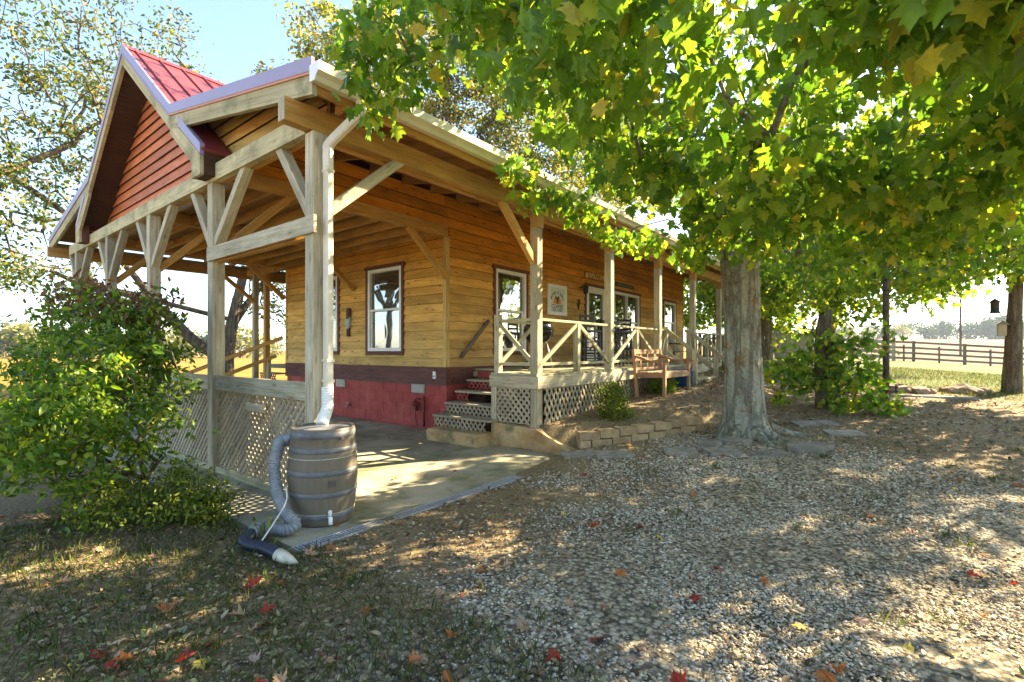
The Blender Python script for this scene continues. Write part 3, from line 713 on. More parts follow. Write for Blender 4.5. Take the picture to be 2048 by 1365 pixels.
# gutter (open K profile) and downspout
gp = [(-3.812, 3.70), (-3.812, 3.60), (-3.735, 3.595), (-3.715, 3.63), (-3.675, 3.66), (-3.668, 3.735), (-3.684, 3.735), (-3.69, 3.668), (-3.725, 3.645), (-3.742, 3.607), (-3.804, 3.61), (-3.804, 3.70)]
gt = bm().prism([(x, RAKE-.01, z) for x, z in gp], (0, YE-RAKE, 0)).build('gutter', 'gutter', cot)
bm().prism([(x, RAKE-.016, z) for x, z in ((-3.812, 3.735), (-3.812, 3.60), (-3.735, 3.595), (-3.715, 3.63), (-3.675, 3.66), (-3.668, 3.735))], (0, .005, 0)).build('gutter_end', 'white', gt)
def ribbed(path, w_, h, name, m, par, ribs=0):
    mb = bm(); P = [Vector(p) for p in path]
    return mb
# downspout: rectangular section swept through two elbows
def sweep_rect(path, w_, h):
    P = bez(path, 5); mb = bm(); rings = []; u = 0
    for i, p in enumerate(P):
        t = (P[min(i+1, len(P)-1)]-P[max(i-1, 0)]).normalized(); r = t.cross(Vector((.35, -1, 0)).normalized())
        if r.length < .1: r = Vector((1, .35, 0))
        r.normalize(); q = t.cross(r).normalized()
        c = .012; a, b_ = w_/2, h/2
        sec = [(-a+c, -b_), (a-c, -b_), (a, -b_+c), (a, b_-c), (a-c, b_), (-a+c, b_), (-a, b_-c), (-a, -b_+c)]
        rings.append([p+r*x+q*y for x, y in sec])
        if i:
            d = (p-P[i-1]).length
            for j in range(8):
                l = (j+1) % 8; mb.face([rings[-2][j], rings[-2][l], rings[-1][l], rings[-1][j]], [(u, j*.03), (u, j*.03+.03), (u+d, j*.03+.03), (u+d, j*.03)])
            u += d
    return mb
ds = sweep_rect([(-3.745, 2.60, 3.60), (-3.745, 2.60, 3.54), (-3.765, 2.58, 3.47), (-3.99, 2.455, 3.25), (-4.005, 2.44, 3.17), (-4.005, 2.44, 3.0)], .085, .065)
ds.build('downspout', 'spout', cot)
bm().box(-4.046, -3.964, 2.407, 2.473, 1.06, 3.04, .012).build('downspout', 'spout', cot)
for zz in (2.98, 1.30, 1.12): bm().box(-4.050, -3.960, 2.403, 2.477, zz, zz+.028, .006).build('downspout_band', 'spout', cot)
def corrug(path, r0, name, m, par, pitch=.016, amp=.09, k=16, **kw):
    P = bez(path, 24); L = [0]
    for a, b_ in zip(P, P[1:]): L.append(L[-1]+(b_-a).length)
    n_ = int(L[-1]/(pitch/5)); pts = []; rad = []
    for i in range(n_+1):
        s_ = L[-1]*i/n_; j = max(0, np.searchsorted(L, s_)-1); j = min(j, len(P)-2)
        t = (s_-L[j])/max(1e-9, L[j+1]-L[j]); pts.append(P[j].lerp(P[j+1], t))
        rad.append(r0*(1, 1+amp*.3, 1, 1-amp*1.4, 1-amp*1.4)[i % 5])
    return bm().tube(pts, rad, k).build(name, m, par, **kw)
corrug([(-4.0, 2.43, 1.08), (-4.0, 2.43, .98), (-3.985, 2.42, .90), (-3.95, 2.37, .82), (-3.91, 2.32, .76)], .052, 'downspout_elbow', 'elbow', cot, .022, .06)
# --- rails and lattice along the front
bm().box(-6.30, -4.00, 2.30, 2.328, 2.43, 2.585).build('cross_board', 'post', cot)
bm().box(-6.2, -4.21, 2.36, 2.43, 2.42, 2.45).build('cross_board', 'beam', cot)
def clip(poly, lo, hi):
    for ax in (0, 1):
        for lim, sg in ((lo[ax], 1), (hi[ax], -1)):
            out = []
            for i in range(len(poly)):
                p_, q_ = poly[i], poly[(i+1) % len(poly)]
                dp, dq = sg*(p_[ax]-lim), sg*(q_[ax]-lim)
                if dp >= 0: out.append(p_)
                if dp*dq < 0:
                    t = dp/(dp-dq); out.append((p_[0]+(q_[0]-p_[0])*t, p_[1]+(q_[1]-p_[1])*t))
            poly = out
            if len(poly) < 3: return []
    return poly
def lattice(o, u, W, H, nrm, st=.105, sw_=.036, m='lattice', par=None, ang=45, broken=None):
    """slats in both directions, each its own piece; o = lower corner, u = direction along"""
    o, u, nrm = Vector(o), Vector(u).normalized(), Vector(nrm).normalized(); t = math.tan(R(ang))
    root = None
    hd = tag(bpy.data.objects.new('lattice', None), None); col.objects.link(hd); hd.parent = par or cot
    for lay, sgn in ((0, 1), (1, -1)):
        n_ = int((W+H/t)/st)+2
        for i in range(n_+1):
            x0 = i*st-(H/t if sgn > 0 else 0)+random.uniform(-.003, .003); hw = sw_/2/math.sin(R(ang))
            pol = [(x0-hw, 0), (x0+hw, 0), (x0+hw+sgn*H/t, H), (x0-hw+sgn*H/t, H)]
            if sgn < 0: pol = [(x0-hw, 0), (x0+hw, 0), (x0+hw-H/t, H), (x0-hw-H/t, H)]
            pol = clip(pol, (0, 0), (W, H))
            if len(pol) < 3: continue
            if broken and not broken(sum(p_[0] for p_ in pol)/len(pol)): continue
            off = nrm*(lay*.0085)
            q = [o+u*a+Vector((0, 0, b_))+off for a, b_ in pol]
            mb = bm().prism(q, nrm*.008)
            # grain along the slat
            d = (u+Vector((0, 0, sgn*t))).normalized(); e = nrm.cross(d)
            mb.uv = [((Vector(p_)).dot(d), Vector(p_).dot(e)) for f_ in mb.f for p_ in (mb.v[k] for k in f_)]
            mb.build('slat', m, hd)
    return hd
for x0, x1 in ((PXs[1]+.07, PXs[0]-.07), (PXs[2]+.07, PXs[1]-.07)):
    bm().box(x0, x1, 2.355, 2.395, .945, 1.115).build('rail_board', 'post', cot)
    bm().box(x0, x1, 2.36, 2.41, .0, .07).build('sill_board', 'deck', cot)
    lattice((x0, 2.40, .07), (1, 0, 0), x1-x0, .875, (0, 1, 0), .092, .034)
bm().box(-5.35, -4.98, 2.32, 2.352, .78, .86).build('shelf_bracket', 'post', cot)
# ================================================================ deck, railing and steps of the cottage
DX, DY = -4.13, 5.80; DZ = 1.07; DE = 18.6
DP = [5.80, 8.05, 10.30, 12.55, 14.80, 17.05]
for i, y in enumerate(DP):
    bm().box(DX-.065, DX+.065, y-.065, y+.065, .25, 3.35, .006).build('post', 'post', cot)
    bm().box(DX-.05, DX+.08, y-.068, y+.068, 3.16, 3.345, .003).build('post_cap_block', 'beam', cot)
    brace((DX-.005, y-.05, 2.66), (DX-.005, y-.80, 3.38), 'beam', .08, .10) if i == 0 else None
dk = bm().box(HX+.02, DX+.02, 6.8, DE, .92, 1.02, 0).build('deck', 'deck', cot)
y = 5.69
while y < DE:
    xa = HX+.03 if y > 6.76 else -4.90
    bm().box(xa, DX+.085+random.uniform(-.004, .004), y+.003, y+.139, 1.035, DZ+random.uniform(-.0015, .0015), .004).build('plank', 'deck', dk); y += .142
bm().box(-4.92, DX+.113, 5.685, 5.727, .86, 1.033).build('fascia', 'post', cot)
bm().box(DX+.075, DX+.113, 5.728, 10.75, .86, 1.033).build('fascia', 'post', cot)
bm().box(DX+.075, DX+.113, 12.25, DE, .86, 1.033).build('fascia', 'post', cot)
bm().box(-4.92, -4.88, 5.728, 6.76, .86, 1.033).build('fascia', 'post', cot)
lattice((-4.80, 5.725, .34), (1, 0, 0), .62, .52, (0, -1, 0), .10, .036, ang=48)
lattice((DX+.08, 5.87, .20), (0, 1, 0), 4.87, .66, (1, 0, 0), .112, .036, ang=58)
bm().box(-4.90, -4.80, 5.70, 5.78, .12, .858).build('corner_post', 'post', cot)
# dark void and inner supports below
for yy in (8.05, 10.3, 12.55): bm().box(DX-.3, DX-.2, yy-.05, yy+.05, .0, .9).build('pier', 'post', cot)
bm().box(DX+.095, DX+.125, 8.0, 8.09, .25, .86).build('lattice_batten', 'deck', cot)
# railing
rl = bm().box(DX-.035, DX+.035, 5.865, 10.70, 1.835, 1.872, .003).build('railing', 'deck', cot)
bm().box(DX-.02, DX+.02, 5.865, 10.70, 1.18, 1.225).build('bottom_rail', 'deck', rl)
for a, b_ in zip(DP[:2], DP[1:3]):
    mid = (a+b_)/2
    bm().box(DX-.045, DX+.045, mid-.04, mid+.04, 1.075, 1.834).build('baluster_post', 'deck', rl)
    bm().beam((DX+.02, mid-.05, 1.81), (DX+.02, a+.07, 1.20), .035, .062).build('diagonal', 'deck', rl)
    bm().beam((DX+.02, mid+.05, 1.81), (DX+.02, b_-.07, 1.20), .035, .062).build('diagonal', 'deck', rl)
bm().beam((DX+.02, 10.70, 1.81), (DX+.02, 10.37, 1.20), .035, .062).build('diagonal', 'deck', rl)
for yy in (10.73, 12.25): bm().box(DX-.05, DX+.05, yy-.045, yy+.045, .7, 1.93).build('newel', 'post', rl)
rl2 = bm().box(DX-.035, DX+.035, 12.30, DE, 1.835, 1.872, .003).build('railing', 'deck', cot)
bm().box(DX-.02, DX+.02, 12.61, DE, 1.18, 1.225).build('bottom_rail', 'deck', rl2)
for a, b_ in zip(DP[3:5], DP[4:6]):
    mid = (a+b_)/2
    bm().box(DX-.045, DX+.045, mid-.04, mid+.04, 1.075, 1.834).build('baluster_post', 'deck', rl2)
    bm().beam((DX+.02, mid-.05, 1.81), (DX+.02, a+.07, 1.20), .035, .062).build('diagonal', 'deck', rl2)
    bm().beam((DX+.02, mid+.05, 1.81), (DX+.02, b_-.07, 1.20), .035, .062).build('diagonal', 'deck', rl2)
# short railing above the steps
NX = -4.84
rl3 = bm().box(NX+.045, DX-.066, 5.765, 5.835, 1.835, 1.872, .003).build('railing', 'deck', cot)
bm().box(NX-.05, NX+.045, 5.80-.045, 5.80+.045, 1.072, 1.95).build('newel', 'post', rl3)
bm().box(NX+.045, DX-.066, 5.78, 5.82, 1.18, 1.225).build('bottom_rail', 'deck', rl3)
bm().beam((NX+.05, 5.78, 1.80), (DX-.07, 5.78, 1.24), .035, .062, (0, 0, 1)).build('diagonal', 'deck', rl3)
bm().box(NX-.045, NX+.045, 6.72, 6.81, .5, 1.95).build('newel', 'post', rl3)
bm().box(NX-.03, NX+.03, 5.85, 6.72, 1.835, 1.870, .003).build('side_rail', 'deck', rl3)
bm().beam((NX, 5.86, 1.22), (NX, 6.70, 1.80), .035, .062).build('diagonal', 'deck', rl3)
bm().beam((NX-.02, 6.75, 1.16), (NX-.05, 6.05, .56), .04, .07).build('hand_rail', 'deck', rl3)
# rail on the wall beside the steps, with its lamp hook
hr = bm().beam((HX+.07, 6.42, 1.28), (HX+.07, 7.18, 1.98), .04, .06).build('wall_handrail', 'fence', cot)
for t in (.12, .9): bm().box(HX+.005, HX+.055, 6.42+.76*t-.02, 6.42+.76*t+.02, 1.25+.7*t, 1.29+.7*t).build('bracket', 'iron', hr)
# steps: clay-stained concrete pad, four treads with lattice risers
st = bm().box(-5.86, -4.80, 5.26, 5.66, -.02, .185, .03).build('concrete_step', 'clay', cot)
sp = tag(bpy.data.objects.new('porch_steps', None)); col.objects.link(sp); sp.parent = cot
for i, (yy, zz) in enumerate(((5.56, .365), (5.86, .54), (6.14, .715), (6.46, .892))):
    xa, xb = -6.02-.03*i, -4.90 if i else -4.80
    bm().box(xa, xb, yy-.03, yy+.28, zz-.035, zz, .005).build('tread', 'lattice', sp)
    hgt = .14 if i else .145
    lo = zz-.035-hgt
    red = i >= 2
    br = (lambda a: a < .30) if i == 2 else None
    lt = lattice((xa+.03, yy, lo), (1, 0, 0), xb-xa-(.12 if i == 0 else .04), hgt, (0, -1, 0), .092, .030, 'redlat' if red else 'lattice', sp, 52, br)
    bm().box(xa+.02, xb-.02, yy+.29, yy+.30, lo-.04, zz-.04, 0).build('back_board', 'darkbrown', sp)
for xx in (-6.04, -5.5, -4.97):
    bm().beam((xx, 5.68, .20), (xx, 6.74, .84), .035, .14).build('stringer', 'darkbrown', sp)
bm().box(-6.12, -4.92, 6.735, 6.76, .90, 1.03).build('riser_board', 'redlat', sp)
# kerb that carries the deck corner and runs down to the drive
kb = bm()
kb.prism([(-4.80, 5.63, -.05), (-4.02, 5.63, -.05), (-3.40, 5.60, -.05), (-3.40, 5.60, .06), (-4.02, 5.63, .30), (-4.80, 5.63, .335)], (0, .24, 0))
kb.build('kerb', 'clay', cot)
# side steps half way along the deck
s2 = tag(bpy.data.objects.new('porch_steps', None)); col.objects.link(s2); s2.parent = cot
for i, zz in enumerate((.935, .80)):
    xa = DX+.10+i*.29
    bm().box(xa, xa+.33, 10.74, 12.24, zz-.035, zz, .005).build('tread', 'deck', s2)
    lattice((xa+.27, 10.78, zz-.15), (0, 1, 0), 1.42, .115, (1, 0, 0), .10, .03, 'lattice', s2, 52)
for yy in (10.73, 12.25):
    bm().box(DX+.60, DX+.69, yy-.045, yy+.045, .55, 1.42).build('newel', 'post', s2)
    bm().beam((DX+.03, yy, 1.86), (DX+.98, yy, 1.08), .04, .085).build('hand_rail', 'deck', s2)
    bm().beam((DX+.03, yy, 1.40), (DX+.60, yy, .93), .035, .06).build('diagonal', 'deck', s2)
# --- far-left porch: posts, rail, steps seen past the front porch
for x, y in ((-13.0, 5.88), (-12.55, 5.95)): bm().box(x-.06, x+.06, y-.06, y+.06, -.1, 3.36, .005).build('post', 'post' if x < -12.9 else 'beam', cot)
bm().box(-13.4, HXL-.08, 5.84, 5.94, 3.33, 3.50).build('tie_beam', 'beam', cot)
bm().box(-13.95, -13.85, 5.8, 9.0, 3.33, 3.5).build('tie_beam', 'beam', cot)
brace((-12.94, 5.82, 2.65), (-12.94, 4.9, 3.38), 'beam', .08, .08)
r4 = bm().box(-13.2, HXL-.01, 6.85, 6.92, 1.86, 1.90, .003).build('railing', 'deck', cot)
bm().box(-13.2, HXL-.01, 6.86, 6.91, 1.14, 1.18, .003).build('bottom_rail', 'deck', r4)
bm().beam((-13.15, 6.88, 1.20), (-12.55, 6.88, 1.84), .04, .07).build('diagonal', 'deck', r4)
bm().beam((-12.55, 6.88, 1.84), (HXL-.03, 6.88, 1.2), .04, .07).build('diagonal', 'deck', r4)
bm().box(-13.3, HXL-.01, 6.3, 9.0, .95, 1.05).build('deck', 'deck', cot)
for yy in (5.90,):
    bm().beam((HXL+.02, 6.02, 1.72), (-13.45, 4.10, .70), .045, .09).build('hand_rail', 'beam', r4)
    bm().beam((HXL+.05, 5.85, 1.28), (-12.9, 4.15, .45), .045, .09).build('hand_rail', 'beam', r4)
    bm().box(-12.08, -12.0, 5.72, 5.80, .2, 1.2).build('newel', 'post', r4)
s3 = tag(bpy.data.objects.new('porch_steps', None)); col.objects.link(s3); s3.parent = cot
for i in range(4):
    yy, zz = 5.1+i*.28, .28+i*.19
    bm().box(-12.9, -12.05, yy, yy+.3, zz-.035, zz).build('tread', 'lattice', s3)
    lattice((-12.88, yy+.02, zz-.18), (1, 0, 0), .8, .145, (0, -1, 0), .1, .03, 'redlat', s3, 52)

# ================================================================ signs and things on the walls
def text_mb(s_, size, x0, z0, plane, depth=.006, align='LEFT', rot=0., sx_=1.):
    cu = bpy.data.curves.new('t', 'FONT'); cu.body = s_; cu.size = size; cu.extrude = depth/2; cu.align_x = align; cu.resolution_u = 2
    ob = bpy.data.objects.new('t', cu); col.objects.link(ob); bpy.context.view_layer.update()
    me = ob.to_mesh(); mb = bm()
    V = [v.co.copy() for v in me.vertices]; F = [tuple(p_.vertices) for p_ in me.polygons]
    c_, s2_ = math.cos(rot), math.sin(rot)
    for f_ in F:
        pts = []
        for k in f_:
            v = V[k]; a, b_ = v.x*sx_, v.y; a, b_ = a*c_-b_*s2_, a*s2_+b_*c_
            pts.append(plane(x0+a, z0+b_, v.z))
        mb.face(pts)
    ob.to_mesh_clear(); bpy.data.objects.remove(ob); bpy.data.curves.remove(cu); return mb
def wallp(off): return lambda a, z, d: (HX+off+d, a, z)
# coffee sign
sg = empty('coffee_sign', 'white framed coffee sign with an orange sun, hung between window and door', 'sign')
a0, a1, z0, z1 = 9.24, 10.02, 2.22, 2.92
bm().box(HX+.016, HX+.036, a0+.06, a1-.06, z0+.06, z1-.06, 0).build('panel', 'signpanel', sg)
for nm, q in (('frame', (a0, a0+.075, z0, z1)), ('frame', (a1-.075, a1, z0, z1)), ('frame', (a0+.075, a1-.075, z0, z0+.075)), ('frame', (a0+.075, a1-.075, z1-.075, z1))):
    bm().box(HX+.012, HX+.06, *q, .004).build(nm, 'white', sg)
ca, cz = (a0+a1)/2, 2.50
mb = bm(); Rr = .205
for i, ch in enumerate('BRIGHT & EARLY'):
    th = R(158-136*i/13); mb = join(mb, text_mb(ch, .098, ca+Rr*1.18*math.cos(th), cz+Rr*1.05*math.sin(th), wallp(.0385), .004, 'CENTER', th-R(90), .8))
mb.build('lettering', 'signink', sg)
text_mb('COFFEE', .135, ca, 2.375, wallp(.0385), .004, 'CENTER', 0, 1.05).build('lettering', 'signink', sg)
text_mb('EST. 1934', .085, ca, 2.305, wallp(.0385), .004, 'CENTER', 0, 1.1).build('lettering', 'signink', sg)
half = [(HX+.0365, ca+.155*math.cos(t), 2.485+.17*math.sin(t)) for t in np.linspace(0, math.pi, 17)]
bm().prism(half, (.003, 0, 0)).build('sun_emblem', 'signorange', sg)
rs = [(0, 0), (.035, 0), (.03, .05), (.02, .07), (.05, .11), (.075, .155), (.07, .215), (.05, .20), (.03, .16), (-.03, .155), (-.075, .205), (-.10, .18), (-.075, .14), (-.03, .09), (-.02, .06), (-.035, .0)]
bm().prism([(HX+.0405, ca+.0+a*1.0, 2.485+b_*.92) for a, b_ in rs], (.003, 0, 0)).build('bird_emblem', 'signink', sg)
# welcome board
wb = empty('welcome_sign', 'small brown board with raised gold WELCOME letters above the door', 'sign')
bm().box(HX+.014, HX+.034, 10.90, 12.06, 3.235, 3.43, .004).build('board', 'signbrown', wb)
text_mb('WELCOME', .19, 11.10, 3.268, wallp(.039), .01, 'LEFT', 0, .93).build('lettering', 'signgold', wb)
bm().prism([(HX+.036, 10.94+a, 3.25+b_) for a, b_ in ((0, 0), (.12, 0), (.12, .08), (.06, .15), (0, .09))], (.006, 0, 0)).build('house_emblem', 'signgold', wb)
dsn = empty('dark_wall_sign', 'long narrow dark sign board above the double window', 'sign')
bm().box(HX+.014, HX+.032, 12.60, 13.84, 3.21, 3.33, .003).build('board', 'signdark', dsn)
mb = bm(); a = 12.68
while a < 13.76:
    h = random.choice((.035, .045, .06)); mb.box(HX+.0325, HX+.036, a, a+.022, 3.245, 3.245+h, 0); a += random.choice((.034, .036, .04, .075))
mb.build('faded_lettering', 'signfaint', dsn)
# wall light by the door, small ornament, carved figure
wl = empty('wall_light', 'black coach light on the wall left of the door', 'light')
bm().lathe([(.05, 0), (.05, .02)], (HX+.02, 10.72, 2.95), 12).build('back_plate', 'iron', wl)
join(bm().tube(bez([(HX+.02, 10.72, 2.96), (HX+.10, 10.72, 3.03), (HX+.16, 10.72, 2.99)]), .010, 6), bm().lathe([(.03, .14), (.085, .10), (.075, .09), (.06, -.06), (.03, -.08)], (HX+.16, 10.72, 2.88), 8)).build('lantern', 'iron', wl)
orn = empty('door_ornament', 'tiny carved lizard ornament fixed to the siding by the door', 'ornament')
join(bm().tube(bez([(HX+.03, 10.60, 2.68), (HX+.035, 10.63, 2.60), (HX+.035, 10.58, 2.52), (HX+.03, 10.61, 2.42)]), [.012+.016*math.sin(i/18*3.1) for i in range(19)], 7)).build('body', 'figure', orn)
for s_ in (-1, 1):
    for zz in (2.62, 2.53): bm().tube([(HX+.03, 10.605, zz), (HX+.03, 10.605+s_*.06, zz+.02)], .008, 5).build('leg', 'figure', orn)
fg = empty('carved_figure', 'little carved wooden figure with pale blue middle hung on the front wall', 'ornament')
bm().box(-9.26, -9.14, HY-.07, HY-.01, 2.07, 2.30, .03).build('head', 'figure', fg)
bm().prism([(-9.28, HY-.07, 2.08), (-9.13, HY-.07, 2.10), (-9.15, HY-.07, 1.95), (-9.18, HY-.07, 1.86), (-9.26, HY-.07, 1.88)], (0, .05, 0)).build('apron', 'pale', fg)
for x in (-9.245, -9.19): bm().box(x-.018, x+.018, HY-.055, HY-.015, 1.70, 1.90, .01).build('leg', 'figure', fg)
# ================================================================ things in the yard
# rain barrel
bb = empty('rain_barrel', 'grey-brown plastic rain barrel with blue-grey hoops under the white downspout', 'barrel')
BC = (-3.79, 2.265, 0.0)
prof = [(.215, .0), (.232, .02), (.240, .06), (.256, .16), (.268, .28), (.274, .38), (.272, .48), (.262, .60), (.250, .685), (.252, .69), (.252, .765), (.244, .775), (.235, .775), (.228, .755), (.0, .745)]
def brad(z):
    for (r0, z0), (r1, z1) in zip(prof, prof[1:]):
        if z0 <= z <= z1: return r0+(r1-r0)*(z-z0)/(z1-z0+1e-9)
    return .25
body = bm().lathe(prof, BC, 48).build('body', 'barrel', bb)
for za, zb in ((.055, .10), (.235, .275), (.405, .448), (.585, .625), (.70, .752)):
    r_ = [(brad(za)+.0, za), (brad(za)+.0035, za+.002), (brad((za+zb)/2)+.004, (za+zb)/2), (brad(zb)+.0035, zb-.002), (brad(zb), zb)]
    bm().lathe(r_, BC, 48, False).build('hoop', 'band', bb)
bm().lathe([(.222, .758), (.10, .768), (.001, .770)], BC, 32, False).build('lid', 'band', bb)
for zc in (.545, .105): bm().lathe([(brad(zc)+.0002, zc-.002), (brad(zc)+.003, zc), (brad(zc)+.0002, zc+.002)], BC, 48, False).build('cord_line', 'cream', bb)
def onb(th, z, off=0): r_ = brad(z)+off; return Vector((BC[0]+r_*math.cos(th), BC[1]+r_*math.sin(th), z))
tc = math.atan2(-BC[1], -BC[0])      # towards the drive
th = tc+.24
q = [onb(th-.10, .325, .003), onb(th+.10, .325, .003), onb(th+.10, .375, .003), onb(th-.10, .375, .003)]
bm().prism(q, Vector((math.cos(th), math.sin(th), 0))*.006).build('name_plate', 'plate', bb)
th = tc+.18; d = Vector((math.cos(th), math.sin(th), 0))
sgm = join(bm().tube([onb(th, .085), onb(th, .085)+d*.05], .014, 8), bm().tube([onb(th, .085)+d*.045+Vector((0, 0, .01)), onb(th, .085)+d*.055+Vector((0, 0, -.045))], .016, 8), bm().tube([onb(th, .10)+d*.02, onb(th, .14)+d*.03], .015, 8))
sgm.build('spigot', 'elbow', bb)
bm().tube([onb(tc+.55, .70, .0), onb(tc+.55, .70, .03)], .014, 8).build('lug', 'band', bb)
# overflow hose
ho = empty('overflow_hose', 'grey corrugated overflow hose curling from the barrel down to the ground', 'hose')
HP = [(-3.99, 2.12, .66), (-4.02, 2.03, .66), (-3.95, 1.95, .57), (-3.92, 1.92, .43), (-3.82, 1.90, .27), (-3.70, 1.90, .16), (-3.62, 1.93, .09), (-3.63, 1.88, .056), (-3.72, 1.83, .055), (-3.81, 1.77, .055), (-3.77, 1.68, .055)]
corrug(HP, .046, 'tube', 'hose', ho, .019, .11, 16)
bm().tube([onb(math.atan2(2.12-BC[1], -3.99-BC[0]), .66, -.02), HP[0], HP[1]], .049, 14).build('cuff', 'hose', ho)
dh = empty('drain_pipe_end', 'black corrugated drain pipe with cream mouth lying on the leaves', 'pipe')
corrug([(-3.77, 1.67, .052), (-3.68, 1.59, .05), (-3.58, 1.575, .048), (-3.45, 1.61, .048), (-3.33, 1.62, .048), (-3.24, 1.62, .046)], .042, 'tube', 'navy', dh, .014, .06, 14)
bm().tube([(-3.25, 1.62, .046), (-3.18, 1.625, .042), (-3.13, 1.65, .026), (-3.09, 1.67, .016)], [.044, .040, .024, .004], 14).build('mouth', 'cream', dh)
cdm = bm().tube(bez([(-3.70, 1.90, .36), (-3.62, 1.86, .27), (-3.58, 1.74, .14), (-3.54, 1.63, .05), (-3.53, 1.59, .04)]), .006, 6)
cdm.build('tie_cord', 'rope', None, 'thin pale cord hanging over the grey overflow hose', 'cord')
# drain grating
dg = empty('drain_grating', 'long narrow grey drain grating along the edge of the patio slab', 'drain')
y0, y1 = 1.78, 4.4
bm().box(-3.395, -3.385, y0, y1, -.06, .012, 0).build('frame', 'galv', dg); bm().box(-3.285, -3.275, y0, y1, -.06, .012, 0).build('frame', 'galv', dg)
bm().box(-3.385, -3.285, y0, y1, -.07, -.055, 0).build('channel', 'pit', dg)
mb = bm(); y = y0
while y < y1: mb.box(-3.385, -3.285, y, y+.012, -.012, .010, 0); y += .026
mb.build('bars', 'galv', dg, kind='stuff')
# retaining wall of garden blocks
rw = empty('retaining_wall', 'low curved two-course wall of tan garden blocks between kerb and maple', 'wall')
path = bez([(-3.38, 5.72, 0), (-3.02, 6.22, 0), (-2.72, 6.74, 0), (-2.48, 7.22, 0), (-2.30, 7.56, 0)], 30)
Ls = [0]
for a, b_ in zip(path, path[1:]): Ls.append(Ls[-1]+(b_-a).length)
def at_len(s_):
    j = min(len(path)-2, max(0, int(np.searchsorted(Ls, s_))-1)); return path[j].lerp(path[j+1], (s_-Ls[j])/(Ls[j+1]-Ls[j]))
for row in range(2):
    s_ = .0 if row else -.13
    while s_ < Ls[-1]-.1:
        w_ = random.uniform(.275, .30); a, b_ = at_len(max(0, s_)), at_len(min(Ls[-1], s_+w_)); 
        if (b_-a).length < .1: s_ += w_; continue
        d = (b_-a).normalized(); nn = Vector((d.y, -d.x, 0)); fz = g(a.x+.3*d.y, a.y-.3*d.x)+.02
        bk = random.uniform(-.012, .012)+row*-.03
        z0 = fz+row*.105-.01; h = .10
        fa, fb = a+nn*(.05+bk)+d*.004, b_+nn*(.05+bk)-d*.004; ba, bb_ = a-nn*.17+d*.03, b_-nn*.17-d*.03
        tilt = random.uniform(-.006, .006)
        mb = bm().prism([(p_.x, p_.y, z0) for p_ in (fa, fb, bb_, ba)], (0, 0, h))
        mb.v = [(x+random.uniform(-.004, .004), y_+random.uniform(-.004, .004), z_+tilt+random.uniform(-.003, .003)) for x, y_, z_ in mb.v] if False else mb.v
        o = mb.build('block', 'gblock', rw); bv = o.modifiers.new('b', 'BEVEL'); bv.width = .009; bv.segments = 2
        s_ += w_+.004
for (x, y, z, an) in ((-2.16, 7.66, .17, .5), (-2.22, 7.72, .275, .45)):
    d = Vector((math.cos(an), math.sin(an), 0)); nn = Vector((-d.y, d.x, 0)); c = Vector((x, y, z-.05))
    o = bm().prism([c-d*.14-nn*.1, c+d*.14-nn*.1, c+d*.11+nn*.1, c-d*.11+nn*.1], (0, 0, .1)).build('block', 'gblock', rw); bv = o.modifiers.new('b', 'BEVEL'); bv.width = .009; bv.segments = 2
# stepping stones
def flag(x, y, rx, ry, an, label, h=.035, k=4, m='slab', name='stepping_stone', lift=.0):
    pts = []
    for j in range(k):
        t = 2*math.pi*(j+.5)/k+random.uniform(-.12, .12)*(1 if k > 4 else .35); r_ = random.uniform(.9, 1.08)
        a, b_ = rx*r_*math.cos(t)*1.35 if k == 4 else rx*r_*math.cos(t), ry*r_*math.sin(t)*1.35 if k == 4 else ry*r_*math.sin(t)
        pts.append((x+a*math.cos(an)-b_*math.sin(an), y+a*math.sin(an)+b_*math.cos(an)))
    z = max(g(px, py) for px, py in pts)
    o = bm().prism([(px, py, g(px, py)-.02) for px, py in pts], (0, 0, .02+h+lift)).build(name, m, None, label, 'stone')
    bv = o.modifiers.new('b', 'BEVEL'); bv.width = .008; bv.segments = 2; return o
flag(-3.20, 5.38, .22, .13, .9, 'dark wedge-shaped paving stone at the foot of the concrete kerb')
flag(-2.83, 5.60, .22, .14, .7, 'dark diamond-shaped paving stone second from the kerb')
flag(-2.18, 6.14, .20, .15, .55, 'grey square paving stone below the middle of the block wall')
flag(-1.72, 6.36, .21, .15, .62, 'largest grey square paving stone in front of the maple trunk')
flag(-1.98, 6.66, .17, .13, .6, 'pale rounded flat stone behind the grey square paver', .05, 7)
flag(-1.72, 6.95, .22, .10, .5, 'thin pale stone against the roots of the maple', .05, 7)
flag(-1.27, 6.55, .2, .13, .7, 'dark half-buried paver right of the maple roots', .015)
flag(-.90, 6.98, .30, .17, .75, 'large rough flagstone tilted beside the gravel right of the maple', .06, 7)
flag(-1.05, 8.55, .30, .17, .6, 'flat sunlit flagstone behind the maple roots', .03)
flag(-.62, 8.1, .22, .16, .4, 'small flagstone in the dry leaves right of the maple', .02)
